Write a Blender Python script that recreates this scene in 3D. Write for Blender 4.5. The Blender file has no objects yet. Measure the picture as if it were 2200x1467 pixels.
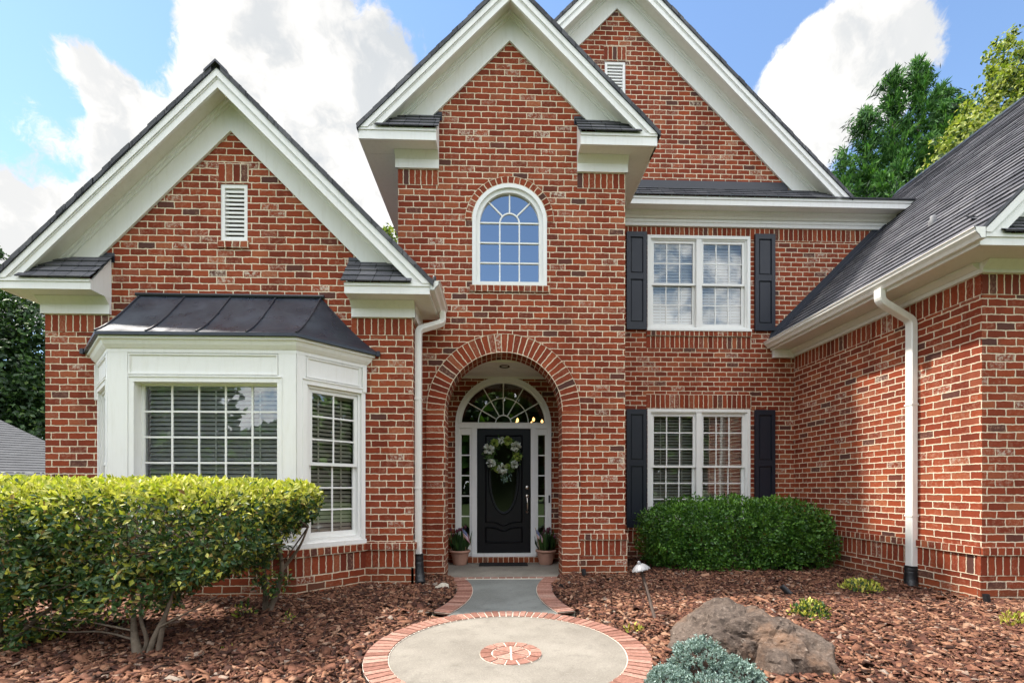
import bpy, math, random
import numpy as np
from mathutils import Vector, geometry, noise as mnoise

R = math.radians
random.seed(7)
rng = np.random.default_rng(11)
SC = bpy.context.scene
COL = SC.collection

# ------------------------------------------------------------------ camera
cam_d = bpy.data.cameras.new('camera')
cam_d.sensor_width = 36.0
cam_d.lens = 36.0 * 975.0 / 2200.0
cam_d.shift_y = (1050.0 - 733.5) / 2200.0
cam_d.clip_start = 0.05
cam_d.clip_end = 2000.0
cam = bpy.data.objects.new('camera', cam_d)
COL.objects.link(cam)
cam.location = (0.0, 0.0, 1.2)
cam.rotation_euler = (R(90), 0.0, R(-1.8))
SC.camera = cam

# ------------------------------------------------------------------ light
SUN_EL, SUN_AZ = 60.0, -74.0          # azimuth from +Y towards +X
SUN_STRENGTH, SKY_STRENGTH, EXPOSURE = 3.8, 0.14, 1.16
SC.view_settings.view_transform = 'Standard'
SC.view_settings.look = 'None'
SC.view_settings.exposure = EXPOSURE
SC.view_settings.gamma = 1.0
SC.view_settings.use_curve_mapping = False
to_sun = Vector((math.sin(R(SUN_AZ)) * math.cos(R(SUN_EL)), math.cos(R(SUN_AZ)) * math.cos(R(SUN_EL)), math.sin(R(SUN_EL))))
sun_d = bpy.data.lights.new('sun', 'SUN')
sun_d.energy = SUN_STRENGTH
sun_d.angle = R(2.0)
sun_d.color = (1.0, 0.94, 0.85)
sun = bpy.data.objects.new('sun', sun_d)
COL.objects.link(sun)
sun.location = to_sun * 60
sun.rotation_euler = (-to_sun).to_track_quat('-Z', 'Y').to_euler()


class NT:
    """small node-tree writer"""
    def __init__(self, tree):
        self.t = tree
        tree.nodes.clear()

    def n(self, typ, **kw):
        nd = self.t.nodes.new(typ)
        for k, v in kw.items():
            setattr(nd, k, v)
        return nd

    def put(self, sock, v):
        if isinstance(v, bpy.types.NodeSocket):
            self.t.links.new(v, sock)
        elif v is not None:
            try:
                sock.default_value = v
            except Exception:
                sock.default_value = (v[0], v[1], v[2], 1.0) if len(v) == 3 else v

    def m(self, op, a, b=None, c=None, clamp=False):
        nd = self.n('ShaderNodeMath', operation=op, use_clamp=clamp)
        for i, x in enumerate((a, b, c)):
            if x is not None:
                self.put(nd.inputs[i], x)
        return nd.outputs[0]

    def vm(self, op, a, b=None, s=None):
        nd = self.n('ShaderNodeVectorMath', operation=op)
        self.put(nd.inputs[0], a)
        if b is not None:
            self.put(nd.inputs[1], b)
        if s is not None:
            self.put(nd.inputs['Scale'], s)
        return nd.outputs['Value'] if op in ('DOT_PRODUCT', 'LENGTH', 'DISTANCE') else nd.outputs['Vector']

    def mix(self, f, a, b, mode='MIX'):
        nd = self.n('ShaderNodeMix', data_type='RGBA', blend_type=mode)
        self.put(nd.inputs[0], f)
        self.put(nd.inputs[6], tuple(a) + (1,) if isinstance(a, tuple) and len(a) == 3 else a)
        self.put(nd.inputs[7], tuple(b) + (1,) if isinstance(b, tuple) and len(b) == 3 else b)
        return nd.outputs[2]

    def ramp(self, f, stops, interp='LINEAR'):
        nd = self.n('ShaderNodeValToRGB')
        cr = nd.color_ramp
        cr.interpolation = interp
        while len(cr.elements) < len(stops):
            cr.elements.new(0.5)
        for e, (p, c) in zip(cr.elements, stops):
            e.position = p
            e.color = (c, c, c, 1) if isinstance(c, (int, float)) else tuple(c) + (1,)
        self.put(nd.inputs[0], f)
        return nd.outputs[0]

    def noise(self, vec, scale, detail=2.0, rough=0.5, dim='3D', out=0):
        nd = self.n('ShaderNodeTexNoise', noise_dimensions=dim)
        if vec is not None:
            self.put(nd.inputs['Vector'], vec)
        nd.inputs['Scale'].default_value = scale
        nd.inputs['Detail'].default_value = detail
        nd.inputs['Roughness'].default_value = rough
        return nd.outputs[out]

    def maprange(self, v, a, b, c=0.0, d=1.0, smooth=True):
        nd = self.n('ShaderNodeMapRange', interpolation_type='SMOOTHSTEP' if smooth else 'LINEAR')
        self.put(nd.inputs[0], v)
        for i, x in enumerate((a, b, c, d)):
            nd.inputs[i + 1].default_value = x
        return nd.outputs[0]


# sky: Nishita sky with cumulus painted in direction space
def px_dir(u, v):
    a, b = (u - 1100.0) / 975.0, (1050.0 - v) / 975.0
    t = R(1.8)
    return Vector((a * math.cos(t) + math.sin(t), -a * math.sin(t) + math.cos(t), b)).normalized()


world = bpy.data.worlds.new('World')
SC.world = world
world.use_nodes = True
W = NT(world.node_tree)
sky = W.n('ShaderNodeTexSky', sky_type='NISHITA')
sky.sun_disc = False
sky.sun_elevation = R(SUN_EL)
sky.sun_rotation = R(SUN_AZ)
sky.air_density = 1.0
sky.dust_density = 0.1
sky.ozone_density = 1.6
tc = W.n('ShaderNodeTexCoord')
dirv = W.vm('NORMALIZE', tc.outputs['Generated'])
warp = W.vm('SCALE', W.vm('SUBTRACT', W.noise(dirv, 3.2, 5, 0.6, out=1), (0.5, 0.5, 0.5)), s=0.16)
wd = W.vm('ADD', dirv, warp)
n1 = W.noise(wd, 6.0, 12, 0.66)
n2 = W.noise(W.vm('ADD', wd, (3.1, 1.7, 0.4)), 2.2, 4, 0.5)
n3 = W.noise(W.vm('ADD', wd, (0.07, 0.0, 0.11)), 9.0, 8, 0.6)
# (pixel-free) broad cloud masses and clear patches as directions with an angular radius
wb = W.vm('NORMALIZE', W.vm('ADD', dirv, W.vm('SCALE', warp, s=0.35)))
blobs = [  # x, y of the direction seen from the path, radius, weight
    (190, 10, 260, -1.3), (30, 20, 140, -.7), (340, 50, 110, -.7), (60, 262, 90, -1.3), (240, 110, 90, -.4), (880, 70, 90, -.35), (960, 20, 90, -.45), (1240, 40, 170, -.8),
    (1560, 70, 150, -.8), (1620, 30, 120, -.5), (2150, 150, 240, -.9), (1400, -250, 500, -.5), (2020, 30, 80, .25),
    (60, 150, 90, .55), (170, 190, 90, .6), (280, 160, 70, .5), (200, 300, 130, .5), (520, 60, 130, .75), (450, 200, 170, .6), (420, 350, 240, .45), (620, 170, 150, .6), (700, 300, 200, .6), (730, 80, 100, .5), (870, 20, 60, .3), (850, 150, 70, .3), (90, 430, 170, .7), (330, 450, 200, .6), (620, 430, 220, .7), (800, 380, 160, .6), (540, 40, 110, .5),
    (1760, 170, 110, .95), (1690, 250, 100, .9), (1800, 300, 140, .6), (1870, 110, 100, .6), (1810, 60, 70, .4), (1650, 180, 50, .4), (1940, 150, 80, .3),
]
dens = W.m('MULTIPLY', W.m('SUBTRACT', n1, 0.52), 4.2)
for (bx, by, br, wgt) in blobs:
    dv = px_dir(bx, by)
    ang = math.atan(br / 975.0) * 0.9
    dot = W.vm('DOT_PRODUCT', wb, tuple(dv))
    k = W.maprange(dot, math.cos(ang * 1.30), math.cos(ang * 0.45), 0.0, wgt)
    dens = W.m('ADD', dens, k)
# elsewhere (behind the camera): unseen cloud added as fill light for the front
sepd = W.n('ShaderNodeSeparateXYZ')
W.put(sepd.inputs[0], dirv)
dx_, dy_, dz_ = sepd.outputs
back = W.maprange(dy_, 0.25, -0.15)
dens = W.m('ADD', dens, W.m('MULTIPLY', back, 0.42))
gap = W.vm('DOT_PRODUCT', dirv, tuple(Vector((0.02, -1.0, 0.55)).normalized()))
dens = W.m('ADD', dens, W.maprange(gap, math.cos(R(15)), math.cos(R(8)), 0.0, -1.3))
mask = W.maprange(dens, -0.06, 0.38)
shade = W.m('MULTIPLY', W.maprange(n2, 0.44, 0.62, 1.0, 0.86), W.maprange(n3, 0.40, 0.58, 0.82, 1.06))
CLOUD = 3.6
bright = W.m('ADD', W.maprange(dy_, 0.30, -0.20, 1.0, 2.8), W.maprange(dz_, 0.78, 0.92, 0.0, 2.0))  # unseen clouds behind and overhead boosted to fill the shaded front
ccol = W.vm('SCALE', W.mix(W.maprange(shade, 0.55, 0.9), (0.84, 0.92, 1.0), (1.0, 0.995, 0.98)), s=W.m('MULTIPLY', W.m('MULTIPLY', shade, CLOUD), bright))
skyc = W.vm('MULTIPLY', sky.outputs[0], (0.90, 0.93, 0.94))
tot = W.mix(mask, skyc, ccol)
bg = W.n('ShaderNodeBackground')
W.put(bg.inputs[0], tot)
bg.inputs[1].default_value = SKY_STRENGTH
wo = W.n('ShaderNodeOutputWorld')
W.t.links.new(bg.outputs[0], wo.inputs[0])


# ------------------------------------------------------------------ materials
def new_mat(name):
    m = bpy.data.materials.new(name)
    m.use_nodes = True
    return m, NT(m.node_tree)


def finish(T, color, rough=0.7, spec=0.3, metal=0.0, bump=None, bump_s=0.4, bump_d=0.01, coat=0.0, emis=None, emis_s=0.0):
    p = T.n('ShaderNodeBsdfPrincipled')
    T.put(p.inputs['Base Color'], tuple(color) + (1,) if isinstance(color, tuple) and len(color) == 3 else color)
    T.put(p.inputs['Roughness'], rough)
    p.inputs['Specular IOR Level'].default_value = spec
    p.inputs['Metallic'].default_value = metal
    p.inputs['Coat Weight'].default_value = coat
    if emis is not None:
        p.inputs['Emission Color'].default_value = tuple(emis) + (1,)
        p.inputs['Emission Strength'].default_value = emis_s
    if bump is not None:
        b = T.n('ShaderNodeBump')
        b.inputs['Strength'].default_value = bump_s
        b.inputs['Distance'].default_value = bump_d
        T.put(b.inputs['Height'], bump)
        T.t.links.new(b.outputs[0], p.inputs['Normal'])
    o = T.n('ShaderNodeOutputMaterial')
    T.t.links.new(p.outputs[0], o.inputs[0])
    return p


BRICK_RAMP = [(0.0, (0.085, 0.040, 0.034)), (0.025, (0.11, 0.042, 0.032)), (0.05, (0.175, 0.030, 0.013)), (0.30, (0.230, 0.039, 0.0155)),
              (0.6, (0.275, 0.049, 0.0185)), (0.83, (0.33, 0.066, 0.023)), (0.92, (0.28, 0.075, 0.038)), (1.0, (0.37, 0.105, 0.042))]


def brick_mat(name, bw, bh, off, ramp=BRICK_RAMP, mortar=(0.84, 0.71, 0.53), joint=0.0066, wash=True, wob=0.021):
    mt, T = new_mat(name)
    uvn = T.n('ShaderNodeUVMap')
    geo = T.n('ShaderNodeNewGeometry')
    uv = uvn.outputs[0]
    w1 = T.vm('SCALE', T.vm('SUBTRACT', T.noise(uv, 16, 3, 0.6, out=1), (0.5, 0.5, 0.5)), s=wob)
    uvw = T.vm('ADD', uv, w1)
    sp = T.n('ShaderNodeSeparateXYZ')
    T.put(sp.inputs[0], uvw)
    u, v = sp.outputs[0], sp.outputs[1]
    rf = T.m('DIVIDE', v, bh)
    row = T.m('FLOOR', rf)
    fv = T.m('SUBTRACT', rf, row)
    sh = T.m('MULTIPLY', T.m('FLOORED_MODULO', row, 2.0), off)
    # each course slides a little, as hand-laid bricks do
    wr = T.n('ShaderNodeTexWhiteNoise', noise_dimensions='1D')
    T.put(wr.inputs['W'], row)
    uu = T.m('ADD', T.m('ADD', T.m('DIVIDE', u, bw), sh), T.m('MULTIPLY', wr.outputs[0], 0.14))
    col = T.m('FLOOR', uu)
    fu = T.m('SUBTRACT', uu, col)
    du = T.m('MULTIPLY', T.m('MINIMUM', fu, T.m('SUBTRACT', 1.0, fu)), bw)
    dv = T.m('MULTIPLY', T.m('MINIMUM', fv, T.m('SUBTRACT', 1.0, fv)), bh)
    d = T.m('SMOOTH_MIN', du, dv, 0.008)
    msk = T.maprange(d, joint - 0.0028, joint + 0.0022)
    cv = T.n('ShaderNodeCombineXYZ')
    T.put(cv.inputs[0], col)
    T.put(cv.inputs[1], row)
    wn = T.n('ShaderNodeTexWhiteNoise', noise_dimensions='3D')
    T.put(wn.inputs['Vector'], cv.outputs[0])
    wn2 = T.n('ShaderNodeTexWhiteNoise', noise_dimensions='3D')
    T.put(wn2.inputs['Vector'], T.vm('ADD', cv.outputs[0], (37.3, 11.7, 5.1)))
    bc = T.ramp(wn.outputs[0], ramp)
    pos = geo.outputs['Position']
    nz = T.noise(pos, 55, 5, 0.7)
    big = T.noise(pos, 0.7, 3, 0.5)
    bc = T.mix(T.maprange(nz, 0.35, 0.75, 0.0, 0.55), bc, T.mix(0.5, bc, (0.10, 0.03, 0.02)))
    if wash:
        nz2 = T.noise(pos, 30, 4, 0.75)
        wprob = T.maprange(wn2.outputs[0], 0.35, 0.98, 0.02, 0.52)
        wf = T.m('MULTIPLY', T.maprange(nz2, 0.47, 0.66), wprob)
        bc = T.mix(wf, bc, (0.43, 0.25, 0.165))
        nz3 = T.noise(pos, 26, 5, 0.8)
        hf = T.m('MULTIPLY', T.maprange(nz3, 0.48, 0.60), T.maprange(wn2.outputs[0], 0.90, 1.0))
        bc = T.mix(hf, bc, (0.56, 0.47, 0.38))
    bc = T.mix(T.maprange(big, 0.3, 0.7, 0.0, 0.12), bc, T.mix(0.5, bc, (0.30, 0.11, 0.07)))
    mc = T.mix(T.noise(pos, 9, 4, 0.6), tuple(c * 0.82 for c in mortar), mortar)
    # weathering: broad dim patches, and soil splashed on the lowest courses
    ps = T.n('ShaderNodeSeparateXYZ')
    T.put(ps.inputs[0], pos)
    stretch = T.n('ShaderNodeMapping')
    stretch.inputs['Scale'].default_value = (2.2, 2.2, 0.55)
    T.put(stretch.inputs[0], pos)
    st = T.noise(stretch.outputs[0], 1.3, 6, 0.65)
    colr = T.mix(msk, mc, bc)
    colr = T.mix(T.maprange(st, 0.44, 0.70, 0.0, 0.55), colr, T.mix(1.0, colr, (0.60, 0.50, 0.46), 'MULTIPLY'))
    soil = T.m('MULTIPLY', T.maprange(T.m('ADD', ps.outputs[2], T.m('MULTIPLY', st, 0.35)), 0.10, 0.52, 0.85, 0.0), T.maprange(nz, 0.2, 0.6, 0.5, 1.0))
    colr = T.mix(soil, colr, T.mix(0.5, colr, (0.27, 0.105, 0.042)))
    hgt = T.m('ADD', T.m('MULTIPLY', msk, 0.75), T.m('MULTIPLY', nz, 0.35))
    finish(T, colr, 0.88, 0.2, bump=hgt, bump_s=0.9, bump_d=0.012)
    return mt


M_BRICK = brick_mat('brick_running', 0.2032, 0.08128, 0.5)
M_SOLD = brick_mat('brick_soldier', 0.0813, 0.21, 0.0)
M_ROWL = brick_mat('brick_rowlock', 0.0813, 0.105, 0.0)
M_JAMB = brick_mat('brick_jamb', 0.26, 0.08128, 0.0)


def paint_mat(name, c, rough=0.45, dirt=0.12, scale=2.5, spec=0.4, streak=True):
    mt, T = new_mat(name)
    geo = T.n('ShaderNodeNewGeometry')
    pos = geo.outputs['Position']
    mp = T.n('ShaderNodeMapping')
    mp.inputs['Scale'].default_value = (9, 9, 1.2) if streak else (3, 3, 3)
    T.put(mp.inputs[0], pos)
    n_a = T.noise(mp.outputs[0], scale, 5, 0.65)
    n_b = T.noise(pos, 60, 3, 0.6)
    cc = T.mix(T.maprange(n_a, 0.45, 0.8, 0.0, dirt), c, tuple(x * y for x, y in zip(c, (0.62, 0.58, 0.48))))
    finish(T, cc, T.maprange(n_b, 0.3, 0.7, rough - 0.08, rough + 0.1), spec, bump=n_b, bump_s=0.08, bump_d=0.004)
    return mt


M_WHITE = paint_mat('white_paint', (0.82, 0.815, 0.80), 0.5, 0.2)
M_SOFFIT = paint_mat('soffit_paint', (0.78, 0.76, 0.70), 0.6, 0.2)
M_VINYL = paint_mat('window_vinyl', (0.80, 0.80, 0.78), 0.35, 0.12)
M_GUTTER = paint_mat('gutter_enamel', (0.80, 0.79, 0.75), 0.35, 0.3, spec=0.5)
M_SHUTTER = paint_mat('shutter_paint', (0.013, 0.017, 0.028), 0.42, 0.2, spec=0.4)
M_DOOR = paint_mat('door_paint', (0.007, 0.007, 0.009), 0.40, 0.1, spec=0.28)
M_DARKPIPE = paint_mat('black_plastic', (0.012, 0.013, 0.015), 0.45, 0.3, spec=0.5, streak=False)
M_BLIND = paint_mat('blind_slats', (0.60, 0.56, 0.48), 0.5, 0.05, streak=False)
M_BLINDW = paint_mat('blind_white', (0.80, 0.80, 0.80), 0.5, 0.03, streak=False)
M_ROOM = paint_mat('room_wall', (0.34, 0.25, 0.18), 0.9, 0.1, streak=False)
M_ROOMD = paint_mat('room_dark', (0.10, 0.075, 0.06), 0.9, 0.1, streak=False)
M_MAT = paint_mat('rubber_mat', (0.010, 0.010, 0.011), 0.9, 0.4, streak=False)
M_BRASS, _T = new_mat('satin_nickel')
finish(_T, (0.62, 0.58, 0.52), 0.25, 0.5, 1.0)
M_BRONZE, _T = new_mat('bronze_stem')
finish(_T, _T.mix(_T.noise(None, 40, 4), (0.045, 0.030, 0.024), (0.10, 0.068, 0.052)), 0.6, 0.3, 0.2)
M_ALU, _T = new_mat('weathered_aluminium')
finish(_T, _T.mix(_T.noise(None, 30, 4), (0.13, 0.13, 0.14), (0.30, 0.30, 0.31)), 0.55, 0.4, 0.3)


def shingle_mat():
    mt, T = new_mat('charcoal_shingles')
    uvn = T.n('ShaderNodeUVMap')
    geo = T.n('ShaderNodeNewGeometry')
    sp = T.n('ShaderNodeSeparateXYZ')
    T.put(sp.inputs[0], uvn.outputs[0])
    u, v = sp.outputs[0], sp.outputs[1]
    row = T.m('FLOOR', T.m('DIVIDE', T.m('ADD', v, 0.002), 0.14))
    w = T.n('ShaderNodeTexWhiteNoise', noise_dimensions='1D')
    T.put(w.inputs['W'], row)
    uu = T.m('ADD', T.m('DIVIDE', u, 0.19), T.m('MULTIPLY', w.outputs[0], 7.0))
    col = T.m('FLOOR', uu)
    fu = T.m('SUBTRACT', uu, col)
    cv = T.n('ShaderNodeCombineXYZ')
    T.put(cv.inputs[0], col)
    T.put(cv.inputs[1], row)
    wn = T.n('ShaderNodeTexWhiteNoise', noise_dimensions='3D')
    T.put(wn.inputs['Vector'], cv.outputs[0])
    pos = geo.outputs['Position']
    base = T.ramp(wn.outputs[0], [(0, (0.040, 0.041, 0.050)), (0.4, (0.066, 0.067, 0.078)), (0.75, (0.10, 0.10, 0.112)), (1, (0.145, 0.142, 0.152))])
    sp2 = T.noise(pos, 160, 2, 0.8)
    base = T.mix(T.maprange(sp2, 0.3, 0.75, 0, 0.5), base, (0.19, 0.19, 0.205))
    base = T.mix(T.maprange(T.noise(pos, 1.1, 4), 0.4, 0.7, 0, 0.3), base, (0.035, 0.036, 0.045))
    edge = T.maprange(T.m('MINIMUM', fu, T.m('SUBTRACT', 1.0, fu)), 0.0, 0.05, 0.0, 1.0)
    base = T.mix(edge, (0.02, 0.02, 0.024), base)
    finish(T, base, 0.92, 0.25, bump=T.m('ADD', sp2, T.m('MULTIPLY', wn.outputs[0], 0.8)), bump_s=0.5, bump_d=0.006)
    return mt


M_SHING = shingle_mat()
M_FLASH = paint_mat('flashing_metal', (0.018, 0.022, 0.034), 0.38, 0.3, spec=0.5, streak=False)
M_BAYROOF, _T = new_mat('bay_roof_metal')
_g = _T.n('ShaderNodeNewGeometry')
finish(_T, _T.mix(_T.maprange(_T.noise(_g.outputs['Position'], 3, 5, 0.6), 0.4, 0.7), (0.022, 0.029, 0.044), (0.040, 0.050, 0.070)), _T.maprange(_T.noise(_g.outputs['Position'], 7, 4), 0.3, 0.7, 0.26, 0.40), 0.5, 0.15)


def glass_mat(name, base_refl, tint=0.85, rough=0.0):
    mt, T = new_mat(name)
    fr = T.n('ShaderNodeFresnel')
    fr.inputs['IOR'].default_value = 1.5
    fac = T.m('ADD', base_refl, T.m('MULTIPLY', fr.outputs[0], 1.0 - base_refl), clamp=True)
    tr = T.n('ShaderNodeBsdfTransparent')
    tr.inputs[0].default_value = (tint, tint * 1.01, tint, 1)
    gl = T.n('ShaderNodeBsdfGlossy')
    gl.inputs['Roughness'].default_value = rough
    gl.inputs['Color'].default_value = (0.95, 0.97, 1.0, 1)
    geo = T.n('ShaderNodeNewGeometry')
    b = T.n('ShaderNodeBump')
    b.inputs['Strength'].default_value = 0.02
    b.inputs['Distance'].default_value = 0.05
    T.put(b.inputs['Height'], T.noise(geo.outputs['Position'], 2.3, 1))
    T.t.links.new(b.outputs[0], gl.inputs['Normal'])
    mx = T.n('ShaderNodeMixShader')
    T.put(mx.inputs[0], fac)
    T.t.links.new(tr.outputs[0], mx.inputs[1])
    T.t.links.new(gl.outputs[0], mx.inputs[2])
    o = T.n('ShaderNodeOutputMaterial')
    T.t.links.new(mx.outputs[0], o.inputs[0])
    return mt


M_GLASS = glass_mat('window_glass', 0.10)
M_GLASSF = glass_mat('filmed_glass', 0.42, 0.5)
M_GLASSD = glass_mat('door_glass', 0.0, 0.5, 0.12)


def concrete_mat(nm='broom_concrete', k=1.0, tint=(1, 1, 1)):
    mt, T = new_mat(nm)
    geo = T.n('ShaderNodeNewGeometry')
    pos = geo.outputs['Position']
    a = T.noise(pos, 1.7, 6, 0.6)
    b = T.noise(pos, 120, 3, 0.8)
    c = T.noise(pos, 7, 6, 0.7)
    cc = T.mix(T.maprange(a, 0.35, 0.68), (0.20, 0.19, 0.17), (0.275, 0.265, 0.24))
    cc = T.mix(T.maprange(b, 0.5, 0.72, 0, 0.6), cc, (0.36, 0.35, 0.32))
    cc = T.mix(T.maprange(b, 0.48, 0.3, 0, 0.5), cc, (0.13, 0.125, 0.11))
    cc = T.mix(T.maprange(c, 0.52, 0.72, 0, 0.55), cc, (0.14, 0.133, 0.118))
    cc = T.mix(1.0, cc, tuple(k * t for t in tint), 'MULTIPLY')
    finish(T, cc, 0.85, 0.25, bump=T.m('ADD', b, T.m('MULTIPLY', c, 0.6)), bump_s=0.45, bump_d=0.006)
    return mt


M_CONC = concrete_mat('broom_concrete', 0.90, (1.02, 0.965, 0.91))
M_CONCN = concrete_mat('grey_shade_concrete', 0.72, (0.92, 1.0, 1.04))  # greyer neck concrete, with house shade also put into its darker, bluer tone


def island_mat(name, stops, rough=0.7, spec=0.3, nscale=30, ndark=0.5, transl=0.0, bump_s=0.3, gloss_var=False):
    """colour picked per mesh island, mottled by noise"""
    mt, T = new_mat(name)
    geo = T.n('ShaderNodeNewGeometry')
    c = T.ramp(geo.outputs['Random Per Island'], stops)
    nz = T.noise(geo.outputs['Position'], nscale, 4, 0.7)
    c2 = T.mix(T.maprange(nz, 0.35, 0.7, 0.0, ndark), c, T.mix(1.0, c, (0.45, 0.42, 0.4), 'MULTIPLY'))
    p = finish(T, c2, rough, spec, bump=nz, bump_s=bump_s, bump_d=0.004)
    if transl > 0:
        tr = T.n('ShaderNodeBsdfTranslucent')
        T.put(tr.inputs[0], T.mix(1.0, c2, (1.1, 1.25, 0.5), 'MULTIPLY'))
        mx = T.n('ShaderNodeMixShader')
        mx.inputs[0].default_value = transl
        T.t.links.new(p.outputs[0], mx.inputs[1])
        T.t.links.new(tr.outputs[0], mx.inputs[2])
        o = [n for n in T.t.nodes if n.type == 'OUTPUT_MATERIAL'][0]
        T.t.links.new(mx.outputs[0], o.inputs[0])
    return mt


M_PAVER = island_mat('paver_brick', [(0, (0.21, 0.095, 0.070)), (0.4, (0.29, 0.145, 0.110)), (0.8, (0.36, 0.195, 0.15)), (1, (0.40, 0.25, 0.20))], 0.85, 0.2, 45, 0.65)
M_MORTAR = paint_mat('pale_mortar', (0.58, 0.52, 0.44), 0.9, 0.4, streak=False)
M_CHIP = island_mat('bark_chips', [(0, (0.040, 0.019, 0.013)), (0.28, (0.10, 0.039, 0.026)), (0.6, (0.180, 0.077, 0.045)), (0.86, (0.28, 0.138, 0.080)), (0.96, (0.37, 0.22, 0.145)), (1, (0.27, 0.22, 0.18))], 0.85, 0.25, 90, 0.6)
M_SOIL = paint_mat('dark_soil', (0.045, 0.024, 0.017), 0.95, 0.5, 9, streak=False)
M_GRASS = island_mat('lawn_grass', [(0, (0.05, 0.085, 0.024)), (1, (0.08, 0.12, 0.035))], 0.9, 0.2, 3, 0.5)
L_HEDGE = island_mat('hedge_leaf', [(0, (0.024, 0.065, 0.024)), (0.45, (0.050, 0.115, 0.034)), (0.8, (0.095, 0.17, 0.045)), (1, (0.26, 0.26, 0.08))], 0.42, 0.45, 50, 0.25, 0.22, 0.1)
L_YOUNG = island_mat('hedge_young_leaf', [(0, (0.28, 0.34, 0.045)), (0.5, (0.52, 0.52, 0.08)), (1, (0.70, 0.64, 0.18))], 0.45, 0.4, 50, 0.2, 0.3, 0.1)
L_SPENT = island_mat('hedge_spent_leaf', [(0, (0.17, 0.085, 0.03)), (1, (0.30, 0.22, 0.06))], 0.7, 0.3, 50, 0.3, 0.2, 0.1)
L_BOX = island_mat('boxwood_leaf', [(0, (0.022, 0.075, 0.012)), (0.5, (0.050, 0.145, 0.020)), (1, (0.11, 0.25, 0.034))], 0.40, 0.45, 50, 0.25, 0.25, 0.1)
L_BOXY = island_mat('boxwood_new_leaf', [(0, (0.09, 0.22, 0.025)), (1, (0.18, 0.36, 0.05))], 0.42, 0.4, 50, 0.2, 0.3, 0.1)
L_JUN = island_mat('juniper_needle', [(0, (0.12, 0.19, 0.165)), (0.5, (0.23, 0.33, 0.295)), (1, (0.42, 0.53, 0.48))], 0.6, 0.3, 50, 0.2, 0.1, 0.1)
L_CONIF = island_mat('conifer_spray', [(0, (0.032, 0.105, 0.030)), (0.5, (0.075, 0.205, 0.050)), (1, (0.16, 0.32, 0.085))], 0.6, 0.3, 4, 0.35, 0.28, 0.1)
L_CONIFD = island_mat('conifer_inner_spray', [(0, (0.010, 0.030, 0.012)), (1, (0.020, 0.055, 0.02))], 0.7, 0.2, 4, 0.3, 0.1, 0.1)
L_DECID = island_mat('yellowgreen_leaf', [(0, (0.13, 0.19, 0.03)), (0.5, (0.30, 0.35, 0.06)), (1, (0.50, 0.50, 0.13))], 0.5, 0.35, 4, 0.3, 0.3, 0.1)
L_DARK = island_mat('woodland_leaf', [(0, (0.012, 0.032, 0.012)), (0.5, (0.026, 0.062, 0.018)), (0.9, (0.055, 0.12, 0.026)), (1, (0.13, 0.20, 0.04))], 0.5, 0.35, 4, 0.3, 0.2, 0.1)
L_TULIP = island_mat('tulip_leaf', [(0, (0.022, 0.055, 0.018)), (1, (0.06, 0.14, 0.03))], 0.45, 0.4, 40, 0.2, 0.2, 0.1)
L_WREATH = island_mat('wreath_leaf', [(0, (0.03, 0.07, 0.015)), (0.6, (0.08, 0.15, 0.03)), (1, (0.16, 0.25, 0.05))], 0.5, 0.3, 60, 0.2, 0.15, 0.1)
M_LIME = island_mat('lime_petal', [(0, (0.28, 0.40, 0.07)), (1, (0.50, 0.58, 0.15))], 0.6, 0.3, 60, 0.2, 0.2, 0.1)
M_PETAL = island_mat('white_petal', [(0, (0.74, 0.76, 0.74)), (1, (0.90, 0.90, 0.90))], 0.6, 0.3, 60, 0.15, 0.2, 0.1)
M_TULIPF = island_mat('plum_petal', [(0, (0.045, 0.012, 0.03)), (1, (0.17, 0.04, 0.07))], 0.5, 0.3, 60, 0.2, 0.1, 0.1)
M_BARK = island_mat('shrub_bark', [(0, (0.13, 0.10, 0.075)), (1, (0.22, 0.18, 0.135))], 0.9, 0.15, 25, 0.6, 0, 0.8)
M_TRUNK = island_mat('tree_bark', [(0, (0.09, 0.075, 0.06)), (1, (0.15, 0.125, 0.10))], 0.95, 0.1, 6, 0.6, 0, 0.8)
M_TERRA = island_mat('peach_terracotta', [(0, (0.46, 0.25, 0.18)), (1, (0.48, 0.27, 0.20))], 0.7, 0.3, 12, 0.2, 0, 0.1)
M_RED = paint_mat('flag_red', (0.42, 0.02, 0.035), 0.7, 0.02)
M_CLOTH = paint_mat('flag_white', (0.80, 0.80, 0.82), 0.7, 0.02)
M_NAVY = paint_mat('flag_blue', (0.035, 0.06, 0.22), 0.7, 0.02)
M_WOOD = paint_mat('pale_dowel', (0.55, 0.40, 0.22), 0.6, 0.1)
M_BULB, _T = new_mat('warm_bulb')
finish(_T, (1.0, 0.6, 0.2), 0.4, emis=(1.0, 0.55, 0.16), emis_s=2.2)


def rock_mat(name, c0, c1, c2):
    mt, T = new_mat(name)
    geo = T.n('ShaderNodeNewGeometry')
    pos = geo.outputs['Position']
    a = T.noise(pos, 3.2, 8, 0.65)
    b = T.noise(pos, 38, 6, 0.75)
    e = T.noise(T.vm('ADD', pos, (5, 2, 1)), 1.6, 5, 0.6)
    g = T.noise(pos, 11, 5, 0.7)
    c = T.mix(T.maprange(a, 0.36, 0.64), c0, c1)
    c = T.mix(T.maprange(e, 0.47, 0.62, 0, 0.85), c, c2)
    c = T.mix(T.maprange(b, 0.50, 0.72, 0, 0.55), c, tuple(x * 2.4 for x in c1))
    c = T.mix(T.maprange(b, 0.46, 0.28, 0, 0.7), c, tuple(x * 0.35 for x in c0))
    c = T.mix(T.maprange(g, 0.64, 0.70, 0, 0.7), c, (0.40, 0.34, 0.28))
    finish(T, c, 0.9, 0.2, bump=T.m('ADD', T.m('MULTIPLY', b, 0.6), a), bump_s=0.9, bump_d=0.02)
    return mt


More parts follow.
